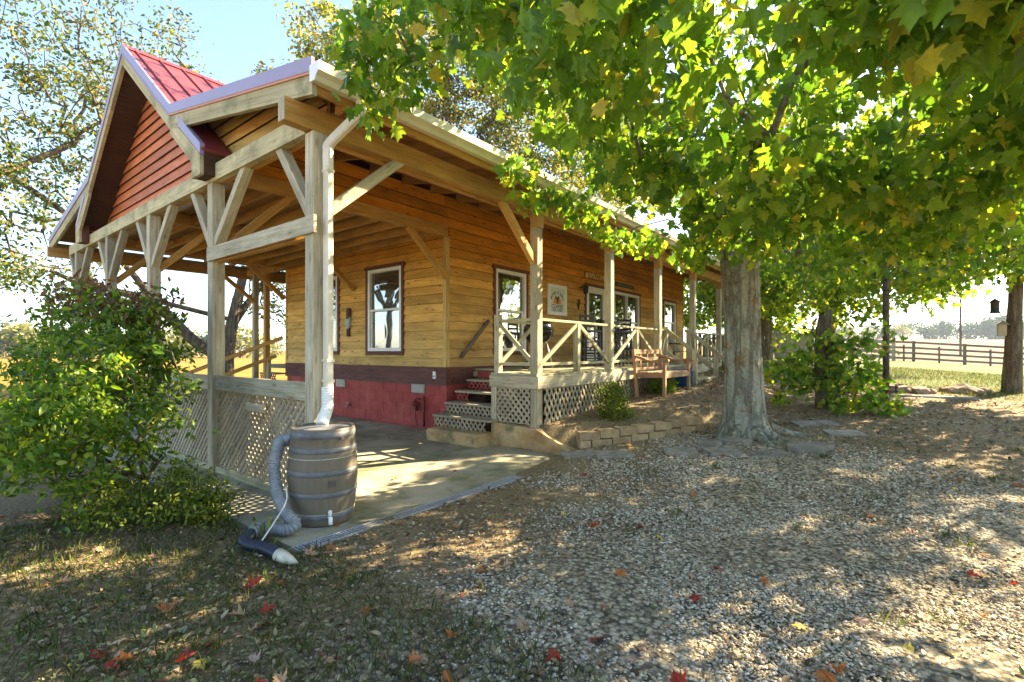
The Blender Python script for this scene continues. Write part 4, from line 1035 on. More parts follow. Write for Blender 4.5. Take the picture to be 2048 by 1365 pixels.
# rocks along the lawn edge
rk = [(-1.15, 12.1, .15), (-.85, 12.25, .12), (-.12, 12.6, .26), (.02, 12.55, .16), (.22, 12.62, .2), (.42, 12.75, .12), (.75, 13.2, .16), (.96, 13.35, .24), (1.1, 13.3, .17), (1.28, 13.6, .13), (-1.6, 11.8, .14), (-2.0, 11.5, .15)]
ORD = 'first second third fourth fifth sixth seventh eighth ninth tenth eleventh twelfth thirteenth'.split()
rko = sorted(range(len(rk)), key=lambda i: (CS*rk[i][0]+SN*rk[i][1])/(-SN*rk[i][0]+CS*rk[i][1]))
for i, (x, y, r_) in enumerate(rk):
    bmx = bmesh.new(); bmesh.ops.create_icosphere(bmx, subdivisions=2, radius=r_)
    for v in bmx.verts:
        k = 1+.22*math.sin(v.co.x*23+i*2)*math.cos(v.co.y*19+i)+random.uniform(-.07, .07); v.co *= k; v.co.z *= .5
    me = bpy.data.meshes.new('border_rock'); bmx.to_mesh(me); bmx.free(); me.materials.append(M['rock'])
    o = bpy.data.objects.new('border_rock', me); col.objects.link(o); o.location = (x, y, g(x, y)+.03)
    tag(o, ORD[rko.index(i)]+' brown rock from the left in the rough row bordering the lawn', 'rock', 'rocks along the lawn edge')
bm().beam((-.35, 11.75, g(-.35, 11.75)+.03), (1.05, 12.35, g(1.05, 12.35)+.02), .17, .04).build('fallen_plank', 'plankgrey', None, 'grey plank lying flat in front of the lawn border rocks', 'plank')
# bench (back along the deck, facing the maple)
be = empty('garden_bench', 'teak garden bench with scrolled arms standing against the deck lattice', 'bench')
bx0, bx1, by0, by1 = -3.93, -3.38, 8.74, 10.02; bz = lambda y: g(-3.5, y)+.005
SZ = .99
for x, y, top in ((bx1, by0, SZ+.22), (bx1, by1, SZ+.22), (bx0, by0, SZ+.44), (bx0, by1, SZ+.44)):
    bm().beam((x+(.0 if x == bx1 else .03), y, bz(y)-.02), (x-(0 if x == bx1 else .05), y, top), .055, .06, (0, 1, 0)).build('leg', 'bench', be)
for x in (bx0, bx1): bm().box(x-.02, x+.02, by0+.03, by1-.03, SZ-.09, SZ-.005).build('apron', 'bench', be)
for y in (by0, by1): bm().box(bx0+.03, bx1-.03, y-.02, y+.02, SZ-.09, SZ-.005).build('side_apron', 'bench', be)
for k in range(7): bm().box(bx0+.035+k*.074, bx0+.10+k*.074, by0-.02, by1+.02, SZ-.003, SZ+.018).build('seat_slat', 'bench', be)
for zz, hh in ((SZ+.39, .085), (SZ+.25, .06), (SZ+.06, .05)): bm().box(bx0-.065, bx0-.035, by0+.03, by1-.03, zz-hh/2, zz+hh/2).build('back_rail', 'bench', be)
for k in range(3): bm().box(bx0-.06, bx0-.04, by0+.32+k*.32-.02, by0+.32+k*.32+.02, SZ+.08, SZ+.36).build('back_splat', 'bench', be)
for y in (by0, by1):
    pts = bez([(bx0-.05, y, SZ+.31), (bx0+.10, y, SZ+.275), (bx0+.26, y, SZ+.215), (bx0+.42, y, SZ+.215), (bx1, y, SZ+.245), (bx1+.06, y, SZ+.235)], 5)
    mb = bm()
    for p_, q_ in zip(pts, pts[1:]): mb.beam(p_, q_+(q_-p_)*.15, .062, .05, (0, 0, 1), .004)
    mb = join(mb, bm().tube([(bx1+.045, y-.036, SZ+.225), (bx1+.045, y+.036, SZ+.225)], .04, 12)); mb.smooth = False
    mb.build('arm', 'bench', be)
# kettle grill on the deck
gr = empty('kettle_grill', 'round black kettle grill on thin legs behind the corner post of the deck', 'grill')
GC = (-4.95, 7.02, DZ)
bm().lathe([(.02, .42), (.12, .44), (.215, .52), (.255, .62), (.262, .66), (.27, .665), (.27, .675), (.26, .68)], GC, 28).build('bowl', 'black', gr)
bm().lathe([(.265, .68), (.255, .74), (.20, .82), (.11, .865), (.0, .875)], GC, 28).build('lid', 'black', gr)
bm().tube(bez([(GC[0]-.05, GC[1], GC[2]+.87), (GC[0]-.03, GC[1], GC[2]+.92), (GC[0]+.03, GC[1], GC[2]+.92), (GC[0]+.05, GC[1], GC[2]+.87)]), .010, 6).build('handle', 'black', gr)
for t in (.9, 3.0, 5.1): bm().tube([(GC[0]+.14*math.cos(t), GC[1]+.14*math.sin(t), GC[2]+.47), (GC[0]+.27*math.cos(t), GC[1]+.27*math.sin(t), GC[2]+.03)], .011, 6).build('leg', 'steel', gr)
for t in (3.0, 5.1):
    c = Vector((GC[0]+.28*math.cos(t), GC[1]+.28*math.sin(t), GC[2]+.075)); bm().tube([c+Vector((-.03, .02, 0)), c+Vector((.03, -.02, 0))], .075, 16).build('wheel', 'black', gr)
# high table and stools by the door
tb = empty('bar_table', 'tall dark bar table on the deck outside the door', 'table')
TX, TY = -5.55, 10.35
bm().box(TX-.28, TX+.28, TY-.42, TY+.42, DZ+.98, DZ+1.02).build('table_top', 'darkwood', tb)
for x in (-.24, .24):
    for y in (-.38, .38): bm().beam((TX+x, TY+y, DZ), (TX+x*.95, TY+y*.95, DZ+.98), .045, .045, (0, 1, 0)).build('leg', 'darkwood', tb)
for y in (-.38, .38): bm().box(TX-.24, TX+.24, TY+y-.015, TY+y+.015, DZ+.25, DZ+.29).build('stretcher', 'darkwood', tb)
def stool(x, y, an, m, label):
    e = empty('bar_stool', label, 'stool', None)
    c, s_ = math.cos(an), math.sin(an); T = lambda a, b_, z: (x+a*c-b_*s_, y+a*s_+b_*c, DZ+z)
    for a in (-.17, .17):
        bm().beam(T(a, -.17, 0), T(a*.9, -.15, .74), .035, .035, (0, 1, 0)).build('leg', m, e)
        bm().beam(T(a, .17, 0), T(a*.95, .20, 1.12), .035, .035, (0, 1, 0)).build('leg', m, e)
    for zz in (.16, .34, .52):
        bm().beam(T(-.17, -.17, zz), T(.17, -.17, zz), .02, .025).build('rung', m, e); bm().beam(T(-.17, .17, zz+.06), T(.17, .17, zz+.06), .02, .025).build('rung', m, e)
        for a in (-.17, .17): bm().beam(T(a, -.17, zz+.03), T(a, .17, zz+.03), .02, .025).build('rung', m, e)
    bm().prism([T(-.2, -.2, .74), T(.2, -.2, .74), T(.2, .2, .74), T(-.2, .2, .74)], (0, 0, .035)).build('seat', m, e)
    for zz in (.86, .97, 1.08): bm().beam(T(-.16, .19, zz), T(.16, .19, zz), .02, .055).build('back_slat', m, e)
stool(-5.35, 9.55, 3.3, 'bluechair', 'slate-grey ladder-back bar stool nearest the corner of the deck')
stool(-4.95, 10.25, 1.4, 'bluechair', 'slate-grey ladder-back bar stool between bar table and railing')
stool(-5.4, 11.2, .2, 'darkwood', 'dark ladder-back bar stool in front of the glass door')
# lounge chair further along
lc = empty('deck_chair', 'low wooden deck chair with a leaning back behind the side steps', 'chair')
cx_, cy_ = -5.1, 14.6
for y in (-.27, .27):
    bm().beam((cx_-.35, cy_+y, DZ+.55), (cx_+.35, cy_+y, DZ+.50), .09, .03).build('arm', 'darkwood', lc)
    bm().box(cx_+.28, cx_+.33, cy_+y-.03, cy_+y+.03, DZ, DZ+.5).build('leg', 'darkwood', lc)
    bm().beam((cx_-.38, cy_+y, DZ), (cx_-.34, cy_+y, DZ+.54), .05, .05, (0, 1, 0)).build('leg', 'darkwood', lc)
for k in range(6): bm().beam((cx_-.15, cy_-.22+k*.088, DZ+.28), (cx_-.52, cy_-.22+k*.088, DZ+.95), .075, .018, (1, 0, .5)).build('back_slat', 'lattice', lc)
for k in range(6): bm().box(cx_-.16+k*.08, cx_-.095+k*.08, cy_-.26, cy_+.26, DZ+.30, DZ+.318).build('seat_slat', 'lattice', lc)
# pots
bp = empty('blue_tub', 'bright blue plastic tub behind the right end of the bench', 'tub')
pb = (-3.66, 10.42, g(-3.66, 10.42))
bm().lathe([(.17, 0), (.19, .01), (.225, .30), (.24, .31), (.24, .335), (.225, .34), (.20, .32), (.0, .31)], pb, 28).build('body', 'blue', bp)
def pot(x, y, r_, h, m, label, leafm, n_=120, lh=.3):
    e = empty('plant_pot', label, 'pot'); z = g(x, y)
    bm().lathe([(r_*.7, 0), (r_*.98, h*.85), (r_*1.08, h*.86), (r_*1.08, h), (r_*.95, h), (r_*.9, h*.9), (0, h*.88)], (x, y, z), 20).build('body', m, e)
    P = np.array([x, y, z+h])+rng.normal(size=(n_, 3))*[r_*.6, r_*.6, lh*.3]; P[:, 2] = np.maximum(P[:, 2], z+h*.9)
    batch('foliage', P, rnd_dirs(n_)+[0, 0, .5], rnd_dirs(n_), rng.uniform(.06, .12, n_), T_OVAL, leafm, e, .2)
pot(-3.25, 12.55, .17, .26, 'terracotta', 'terracotta pot with a dark leafy plant beside the far side steps', 'bushleaf')
pot(-2.98, 12.75, .15, .24, 'greenpot', 'lime green pot with yellowish plant beside the far side steps', 'lowleaf')
# flaking pole
pl = empty('yard_pole', 'tall flaking black and white metal pole with a bracket near its foot', 'pole')
px, py = -.23, 11.02; pz = g(px, py)
bm().tube([(px, py, pz+.22), (px, py, pz+3.9)], .05, 14).build('shaft', 'pole', pl)
bm().tube([(px+.03, py, pz-.03), (px+.03, py, pz+.24)], .045, 12).build('foot', 'redpipe', pl)
join(bm().box(px-.17, px+.17, py-.03, py+.03, pz+.20, pz+.225), bm().box(px-.17, px+.17, py-.03, py+.03, pz+.28, pz+.30)).build('bracket', 'iron', pl)
for s_ in (-1, 1): bm().tube([(px+s_*.14, py, pz+.17), (px+s_*.14, py, pz+.33)], .014, 6).build('bolt', 'iron', pl)
# board fence by the field
fc = empty('field_fence', 'dark four-rail board fence between lawn and stubble field', 'fence')
fp = [(-.45, 37.9), (.65, 38.95), (2.95, 40.2), (5.35, 41.5), (7.9, 43.0), (11.0, 44.6)]
fp = [(-.42, 39.6), (.55, 40.1), (3.05, 41.8), (5.5, 43.3), (8.2, 45.0), (11.5, 47.0)]
for i, (x, y) in enumerate(fp):
    z = g(x, y); t = 2.0 if i == 0 else 1.32
    bm().box(x-.11 if i == 0 else x-.08, x+.08, y-.08, y+.08, z-.2, z+t, .01).build('post', 'post' if i == 0 else 'fence', fc)
for (xa, ya), (xb, yb) in zip(fp, fp[1:]):
    za, zb = g(xa, ya), g(xb, yb)
    for zz in (.22, .55, .88, 1.22): bm().beam((xa, ya-.09, za+zz), (xb, yb-.09, zb+zz), .03, .13).build('rail', 'fence', fc)
    xm, ym = (xa+xb)/2, (ya+yb)/2; bm().box(xm-.05, xm+.05, ym-.16, ym-.11, g(xm, ym), g(xm, ym)+1.05).build('stile', 'fence', fc)
fc2 = empty('corner_fence', 'low grey board fence left of the tall corner post', 'fence')
for k in range(4):
    bm().beam((-.5, 39.5, g(-.5, 39.5)+.25+k*.32), (-4.6, 38.4, g(-4.6, 38.4)+.25+k*.32), .03, .22).build('rail', 'plankgrey', fc2)
for x in (-4.6, -2.5): bm().box(x-.07, x+.07, 38.5, 38.64, .5, 2.1).build('post', 'fence', fc2)
# picket fence and shed beyond the maple
pf = empty('plank_fence', 'dark weathered plank fence with open gaps right behind the big maple trunk', 'fence')
for k in range(14):
    x = -7.4+k*.20; y = 22.6; h = 1.45+random.uniform(-.04, .04)
    bm().box(x, x+.155, y, y+.025, .6, .7+h, .004).build('plank', 'fence', pf)
for zz in (1.1, 1.9): bm().box(-7.5, -4.5, 22.63, 22.68, zz, zz+.09).build('rail', 'fence', pf)
sh = empty('grey_shed', 'small grey plank shed with sloping roof behind the plank fence', 'shed')
for k in range(13):
    x = -6.6+k*.22; bm().box(x, x+.21, 31.0, 31.04, .6, 2.9-.04*k, .004).build('plank', 'plankgrey', sh)
bm().prism([(-6.9, 30.8, 3.05), (-3.5, 30.8, 2.52), (-3.5, 30.8, 2.46), (-6.9, 30.8, 2.99)], (0, 2.4, 0)).build('roof', 'plankgrey', sh)
bm().box(-6.6, -3.75, 31.06, 33.0, .6, 2.4, 0).build('body', 'plankgrey', sh)
tp_ = bm().tube([(4.1, 60, 1.0), (4.1, 60, 9.5)], .09, 8).build('utility_pole', 'pole', None, 'thin tall pole standing alone out in the stubble field', 'pole')
bh = empty('bird_feeder', 'small dark feeder hanging under the right-hand tree', 'feeder')
fx, fy = 1.45, 13.75
bm().lathe([(.001, .30), (.10, .22), (.07, .21), (.07, .03), (.11, .0)], (fx, fy, 2.15), 12).build('body', 'iron', bh)
bm().tube([(fx, fy, 2.44), (fx, fy, 3.3)], .008, 5).build('wire', 'iron', bh)
bx_ = empty('bird_house', 'small tan nest box fixed to the right-hand tree trunk', 'bird house')
bm().box(1.50, 1.63, 13.83, 13.96, 1.70, 1.92, .004).build('box', 'lattice', bx_)
bm().prism([(1.46, 13.80, 1.92), (1.68, 13.80, 1.92), (1.57, 13.80, 2.0)], (0, .2, 0)).build('roof', 'plankgrey', bx_)
# ================================================================ trees and plants
def skeleton(trunk, targets, wander=.12, droop=0., rs=rng):
    """grow a branch to every target from the nearest wood already there; returns nodes, parents"""
    P = [np.array(p_, float) for p_ in trunk]; par = [-1]+list(range(len(trunk)-1)); base = np.array(trunk[-1], float)
    dist = [0.]*len(P); T = sorted(range(len(targets)), key=lambda i: np.linalg.norm(targets[i]-base)); tips = {}
    arr = np.zeros((len(P)+len(T)*4+10, 3)); arr[:len(P)] = P; nn = len(P); lo = max(0, len(trunk)-3)
    dd = np.zeros(len(arr)); parents = list(par)
    for i in T:
        t = targets[i]; v = arr[lo:nn]-t
        cost = np.linalg.norm(v, axis=1)+.25*dd[lo:nn]+np.maximum(0, arr[lo:nn, 2]-t[2])*.5
        j = lo+int(np.argmin(cost)); a = arr[j].copy(); L = np.linalg.norm(t-a); k = 3 if L > .7 else 2 if L > .25 else 1
        for q in range(1, k+1):
            f_ = q/k; p_ = a+(t-a)*f_+(rs.normal(size=3)*wander*L*(1-f_)*f_*2 if q < k else 0)+np.array([0, 0, L*.18*math.sin(math.pi*f_)])
            arr[nn] = p_; parents.append(j); dd[nn] = dd[j]+np.linalg.norm(p_-arr[j]); j = nn; nn += 1
        tips[i] = j
    return arr[:nn], parents, tips
def wood_mesh(name, nodes, parents, r_tip, r_trunk, m, parent, start=0, k=6, expo=.45):
    n_ = len(nodes); cnt = np.zeros(n_); ch = np.zeros(n_, int)
    for i in range(n_):
        if parents[i] >= 0: ch[parents[i]] += 1
    cnt[ch == 0] = 1
    for i in range(n_-1, 0, -1): cnt[parents[i]] += cnt[i]
    rad = r_tip*np.maximum(cnt, 1)**expo; rad = np.minimum(rad, r_trunk)
    mb = bm()
    for i in range(max(1, start), n_):
        a, b_ = nodes[parents[i]], nodes[i]
        if np.linalg.norm(b_-a) < .01: continue
        ra = min(rad[parents[i]], rad[i]*1.5+r_tip); kk = k if rad[i] > r_tip*2.5 else 4
        e = (b_-a)/np.linalg.norm(b_-a)
        mb.tube([a-e*ra*.3, b_+e*rad[i]*.2], [ra, rad[i]], kk, False)
    return mb.build(name, m, parent), rad
def trunk_mesh(name, pts, rad, m, parent, k=26, rough=.06, flare=0., roots=0):
    P = bez(pts, 18 if k > 30 else 8); n_ = len(P); rr = np.interp(np.linspace(0, 1, n_), np.linspace(0, 1, len(rad)), rad)
    mb = bm(); mb.tube(P, list(rr), k, True)
    V = np.array(mb.v); ph = rng.uniform(0, 6, 6)
    for i in range(n_):
        for j in range(k):
            a = 2*math.pi*j/k; idx = i*k+j; c = np.array(P[i]); z = i/n_
            f_ = 1+rough*(math.sin(3*a+ph[0]+z*4)+.6*math.sin(7*a+ph[1]-z*7)+.5*math.sin(11*a+ph[2]+z*13)+(.55*abs(math.sin(9.5*a+ph[4]+2.2*math.sin(z*9+a*2)))+.3*math.sin(21*a+3*math.sin(z*17+ph[5])) if k > 30 else 0))+rng.normal()*rough*.35
            h = P[i].z-P[0].z
            if roots: f_ += flare*math.exp(-h/.16)*(.55+.6*max(0, math.sin(roots*a+ph[3]))**1.5)
            V[idx] = c+(V[idx]-c)*f_
    mb.v = [tuple(v) for v in V]
    return mb.build(name, m, parent)
def in_cluster(c, r_, n_, rs=rng, flat=.7):
    d = rnd_dirs(n_, rs)*(rs.random((n_, 1))**.45)*r_; d[:, 2] *= flat; return c+d
def hang(n_, rs=rng, down=1.0):
    ax = rs.normal(size=(n_, 3))*[.75, .75, .45]+[0, 0, -down]; nr = rnd_dirs(n_, rs)*[1, 1, .6]; return ax, nr

# ---------------- the big maple
mt_ = empty('maple_tree', 'big spreading maple with lichened grey trunk and low hanging green crown', 'tree')
TB = np.array([-1.74, 7.48, .15])
tr = [(-1.74, 7.48, .10), (-1.74, 7.48, .5), (-1.75, 7.47, 1.1), (-1.77, 7.47, 1.8), (-1.80, 7.46, 2.5), (-1.80, 7.45, 3.0)]
trunk_mesh('trunk', tr, [.33, .265, .238, .23, .24, .27], 'bark', mt_, 64, .034, .66, 6)
# surface roots
for an, L in ((-.9, .75), (-.35, .55), (.3, .8), (-1.7, .55), (2.4, .5)):
    pts = [(TB[0]+math.cos(an)*(.22+L*t), TB[1]+math.sin(an)*(.22+L*t), g(TB[0]+math.cos(an)*(.22+L*t), TB[1]+math.sin(an)*(.22+L*t))+.12*(1-t)**2-.015-.02*t) for t in np.linspace(0, 1, 6)]
    bm().tube(pts, [.11, .085, .065, .05, .035, .015], 9).build('root', 'bark', mt_)
rs = np.random.default_rng(21)
def zlow(x, y):
    return 2.5+.24*np.clip(-x-1.0, 0, None)+.85*np.clip(-x-2.2, 0, None)+.65*sst(4.4, 3.2, y)*sst(-1.0, -2.3, x)+.06*np.clip(x-.5, 0, None)
RC = 5.95
T = []
while len(T) < 455:
    x, y = rs.uniform(-1, 1, 2)*RC; r_ = math.hypot(x, y)
    if r_ > RC: continue
    X, Y = TB[0]+x, TB[1]+y
    top = 7.2*math.sqrt(max(0, 1-(r_/RC)**2.2))+.9
    lo_ = zlow(X, Y)+.15
    if top < lo_+.2: top = lo_+.5
    z = lo_+(top-lo_)*rs.random()**1.9
    if X < -3.3 and z < 4.5: continue
    if z > 5.0 and rs.random() < .86: continue
    if X > 1.4 and rs.random() < .72: continue
    if Y > 7.6 and rs.random() < .72: continue
    if X < -2.0 and r_ > 5.5: continue
    if X < -3.0 and Y > 6 and z < 4.3: continue
    if math.hypot(X, Y) < 1.9 and z < 4.0: continue
    if r_ < .8 and z < 4: continue
    T.append(np.array([X, Y, z]))
# drooping sprays at the edge over the porch gutter
NS = len(T)
for p_ in ((-3.05, 2.12, 3.52), (-3.2, 2.35, 3.35), (-2.9, 2.45, 3.6), (-3.2, 2.75, 3.75), (-2.9, 2.2, 3.8), (-3.3, 4.3, 3.35), (-3.42, 4.7, 3.25), (-3.4, 5.2, 3.3), (-3.35, 5.6, 3.25), (-3.4, 6.2, 3.2), (-3.45, 7.1, 3.15), (-3.2, 6.6, 3.0), (-2.6, 6.2, 2.85), (-2.3, 7.0, 2.7), (-2.2, 6.6, 2.75)): T.append(np.array(p_))
T = np.array(T)
fork = [tr[-1], (-1.78, 7.44, 3.25)]
nodes, parents, tips = skeleton([tuple(p_) for p_ in tr[-2:]]+[(-1.8, 7.45, 3.2), (-1.78, 7.5, 3.7), (-1.7, 7.55, 4.4)], T, .16, rs=rs)
wood_mesh('branches', nodes, parents, .0065, .19, 'bark', mt_, 2, 7, .52)
LP, LA, LN, LS = [], [], [], []
SPR = []
for ti, t in enumerate(T):
    low = np.clip((5.6-t[2])/2.6, .15, 1); n_ = int(8+84*low); r_ = rs.uniform(.34, .52)
    if t[1] > 8.8: n_ = int(n_*.6)
    if ti >= NS: r_ = .3; n_ = 60
    SPR.append(np.full(n_, ti >= NS))
    LP.append(in_cluster(t, r_, n_, rs, .75)); a, b_ = hang(n_, rs, 1.1); LA.append(a); LN.append(b_); LS.append(rs.uniform(.065, .135, n_))
LP = np.concatenate(LP); LA = np.concatenate(LA); LN = np.concatenate(LN); LS = np.concatenate(LS)
zl = zlow(LP[:, 0], LP[:, 1])
dcam = np.linalg.norm(LP-np.array([0, 0, 1.4]), axis=1)
SPR = np.concatenate(SPR); ok = ((LP[:, 2] > zl-.28) | SPR) & (dcam > 1.75) & ~((LP[:, 0] < -3.56) & (LP[:, 2] < 4.25)) & ~((LP[:, 0] < -3.62) & (LP[:, 2] < 4.6))
LP, LA, LN, LS, dcam = LP[ok], LA[ok], LN[ok], LS[ok], dcam[ok]
# the 300 leaves nearest the house-facing side of the drive are pieces of their own
dep = -SN*LP[:, 0]+CS*LP[:, 1]; lat = (CS*LP[:, 0]+SN*LP[:, 1])/np.maximum(dep, .1); el = (LP[:, 2]-1.4)/np.maximum(dep, .1)
vis = (dep > .8) & (np.abs(lat) < 1.05) & (el < .72)
order = np.argsort(np.where(vis, dcam/LS, 1e9)); big = order[:300]; rest = np.setdiff1d(np.arange(len(LP)), big)
def one_leaf(name, tm, m, curl, fold=.3):
    v, f_ = tm; me = bpy.data.meshes.new(name)
    me.from_pydata([(a, b_, -curl*(2*a*a+.6*b_*b_)+fold*abs(a)+.05*math.sin(9*a+5*b_)) for a, b_ in v]+[(-.006, -.5, -.03), (.006, -.5, -.03), (.006, 0, 0), (-.006, 0, 0)], [], list(f_)+[(len(v), len(v)+1, len(v)+2, len(v)+3)]); me.materials.append(M[m]); return me
lmesh = [one_leaf('leaf', T_MAPLE, 'mapleleaf', .12), one_leaf('leaf', T_MAPLE, 'mapleleaf', .35, .6), one_leaf('leaf', T_MAPLE, 'mapleyellow', .3, .5), one_leaf('leaf', T_MAPLE, 'mapleleaf', -.25, -.3), one_leaf('leaf', T_OVAL, 'mapleleaf', .5, .8)]
for q, i in enumerate(big):
    ax = Vector(LA[i]).normalized(); sd = ax.cross(Vector(LN[i])).normalized(); nn = sd.cross(ax)
    mtx = Matrix((sd, ax, nn)).transposed().to_4x4(); mtx.translation = Vector(LP[i])
    o = bpy.data.objects.new('leaf', lmesh[2 if q % 13 == 0 else 4 if q % 17 == 5 else (0, 1, 3)[q % 3]]); col.objects.link(o); o.parent = mt_
    o.matrix_world = mtx @ Matrix.Scale(float(LS[i]), 4)
near_ = rest[dcam[rest] < 5.2]; far_ = rest[dcam[rest] >= 5.2]
batch('crown', LP[near_], LA[near_], LN[near_], LS[near_], T_MAPLE, 'maple', mt_, .2, kind='stuff')
batch('crown', LP[far_], LA[far_], LN[far_], LS[far_], T_MAPLO, 'maple', mt_, .2, kind='stuff')

# ---------------- generic broadleaf tree
def tree(name, label, base, h, tr_r, crown, n_t, n_l, size, lm, bmat='bark2', seed=1, tm=T_DIAM, lean=(0, 0), fork_h=.35, group=None, cr=.9, tip=.012, thin=1., rough=.05):
    r_ = np.random.default_rng(seed); e = empty(name, label, 'tree', group); x, y, z = base
    fz = h*fork_h; pts = [(x, y, z-.2), (x+lean[0]*.3, y+lean[1]*.3, z+fz*.5), (x+lean[0], y+lean[1], z+fz)]
    trunk_mesh('trunk', pts, [tr_r*1.35, tr_r, tr_r*.8], bmat, e, 14, rough)
    T = []
    tot = sum(c[3]*c[4]*c[5] for c in crown)
    for cx_, cy_, cz_, a, b_, c_ in crown:
        k = max(2, int(n_t*a*b_*c_/tot)); d = rnd_dirs(k, r_)*(r_.random((k, 1))**.4)*[a, b_, c_]; T.append(np.array([cx_, cy_, cz_])+d)
    T = np.concatenate(T)
    up = (x+lean[0]*1.2, y+lean[1]*1.2, z+fz*1.25)
    nodes, parents, tips = skeleton([pts[1], pts[2], up], T, .18, rs=r_)
    wood_mesh('branches', nodes, parents, tip, tr_r*.75, bmat, e, 2, 6, .48)
    per = max(1, int(n_l/len(T))); P = np.concatenate([in_cluster(t, cr*r_.uniform(.6, 1.15), int(per*r_.uniform(.4, 1.6)*thin)+1, r_, .7) for t in T])
    n_ = len(P); a, b_ = hang(n_, r_, .5)
    batch('crown', P, a, b_, r_.uniform(size[0], size[1], n_), tm, lm, e, .15)
    return e
def cam_pt(depth, lat_, z): # helper used only to think in metres ahead / aside of the drive
    return (-SN*depth+CS*lat_, CS*depth+SN*lat_, z)
# middle maple behind the shrub, right-hand tree on the lawn
tree('lawn_maple', 'maple with reddish-brown trunk standing behind the leafy stump', (-2.05, 20.3, .75), 11, .28, [(-2.0, 20, 5.6, 4.6, 4.2, 3.4), (-3.6, 18.8, 3.5, 2.6, 2.0, 1.0), (.2, 18.4, 3.5, 2.2, 2.0, .8)], 190, 17000, (.13, .21), 'maplefar', 'bark2', 31, T_MAPLO, (0, 0), .22, 'yard trees right of the house', .8, .010)
tree('lawn_tree', 'slender tree with brown trunk at the right edge of the lawn', (1.74, 14.05, .57), 8, .125, [(1.7, 13.9, 5.2, 3.0, 3.0, 2.3), (.2, 13.6, 3.7, 1.5, 1.6, .7), (2.6, 13.6, 3.4, 1.6, 1.6, .7), (.0, 14.6, 3.3, 1.0, 1.2, .55)], 170, 14000, (.10, .16), 'maplefar', 'bark2', 32, T_MAPLO, (.05, 0), .30, 'yard trees right of the house', .6, .007)
tree('shade_maple', 'leafy green maple beyond the far end of the cottage', (-5.2, 26.5, .7), 13, .3, [(-5.5, 26.5, 6.5, 4.6, 4.0, 4.4), (-8, 25.5, 4.2, 2.6, 2.2, 1.7)], 150, 15000, (.16, .26), 'maplefar', 'bark2', 33, T_MAPLO, (0, 0), .2, None, 1.1)
# trees behind the cottage
tree('autumn_tree', 'tall dense yellow-green autumn tree rising behind the porch roof', (-14.5, 22.5, 0), 21, .42, [(-14.3, 22.5, 12, 4.6, 4.4, 7.5), (-11.4, 23.5, 11, 3.6, 3.4, 5.5)], 230, 24000, (.15, .24), 'yellowleaf', 'bark2', 35, T_DIAM, (0, 0), .25, 'trees behind the cottage', 1.0)
tree('autumn_tree', 'yellow-topped autumn tree showing above the red roof ridge', (-20.5, 14.5, 0), 19, .36, [(-20.5, 13.6, 13.5, 4.4, 3.6, 4.2), (-18.2, 15.5, 14.5, 2.8, 3.0, 3.4), (-22, 11.6, 12.4, 2.0, 2.0, 2.6)], 190, 22000, (.15, .25), 'yellowleaf', 'bark2', 36, T_DIAM, (0, 0), .3, 'trees behind the cottage', .85)
tree('autumn_tree', 'grey-green thin-leaved tree rising left of the maple sprays behind the roof', (-15.8, 15.6, 0), 18, .3, [(-15.2, 16.2, 14.2, 2.8, 2.8, 3.4), (-14.2, 17.5, 11.0, 2.4, 2.2, 3.0)], 140, 14000, (.14, .22), 'sparse', 'bark2', 37, T_DIAM, (0, 0), .35, 'trees behind the cottage', .7)
# old spreading tree left of the cottage with bare bent limbs
ot = empty('old_tree', 'old thin-leaved tree with dark bent limbs left of the cottage', 'tree')
ob = (-17.4, 6.9, 0)
trunk_mesh('trunk', [(ob[0], ob[1], -.2), (ob[0]+.05, ob[1]+.05, 1.2), (ob[0]+.1, ob[1]+.2, 2.4), (ob[0]+.3, ob[1]+.5, 4.2)], [.26, .21, .18, .12], 'bark2', ot, 14, .07)
for pts, rad in (([(ob[0], ob[1], 1.1), (-17.9, 6.2, 1.7), (-18.1, 5.5, 2.5), (-18.2, 4.7, 3.05), (-18.3, 3.7, 3.2), (-18.3, 2.8, 3.6)], [.2, .17, .14, .11, .08, .05]),
                 ([(ob[0]+.1, ob[1]+.1, 2.1), (-17.3, 7.5, 2.9), (-17.0, 8.0, 3.8), (-16.8, 8.5, 5.0)], [.15, .12, .09, .06]),
                 ([(-18.1, 5.3, 2.7), (-18.2, 4.4, 4.0), (-18.6, 3.3, 5.2), (-18.9, 2.0, 6.2)], [.11, .09, .07, .05])):
    P = bez(pts, 6); bm().tube(P, list(np.interp(np.linspace(0, 1, len(P)), np.linspace(0, 1, len(rad)), rad)), 8).build('limb', 'bark2', ot)
r_ = np.random.default_rng(41); T = []
for c, a, k in (((-19.0, 3.0, 8.2), (2.6, 2.6, 3.2), 120), ((-18.6, 1.4, 5.6), (2.0, 1.8, 1.8), 60), ((-19.5, 4.6, 11.0), (2.4, 2.6, 2.4), 60), ((-17.0, 8.3, 5.2), (1.8, 1.8, 1.8), 36), ((-18.2, 2.2, 3.6), (1.6, 2.0, 1.0), 30), ((-17.2, 8.6, 3.2), (1.2, 1.3, 1.0), 20)):
    T.append(np.array(c)+rnd_dirs(k, r_)*(r_.random((k, 1))**.4)*a)
T = np.concatenate(T)
nodes, parents, tips = skeleton([(-17.3, 7.1, 2.4), (-17.1, 7.4, 4.2), (-18.3, 3.7, 3.3), (-18.6, 3.3, 5.2), (-18.9, 2.0, 6.2), (-18.8, 3.4, 7.4)], T, .25, rs=r_)
parents[2] = 0
nodes = nodes; wood_mesh('branches', nodes, parents, .013, .08, 'bark2', ot, 1, 5, .42)
P = np.concatenate([in_cluster(t, r_.uniform(.35, .75), int(r_.uniform(12, 70)), r_, .8) for t in T]); n_ = len(P); a, b_ = hang(n_, r_, .5)
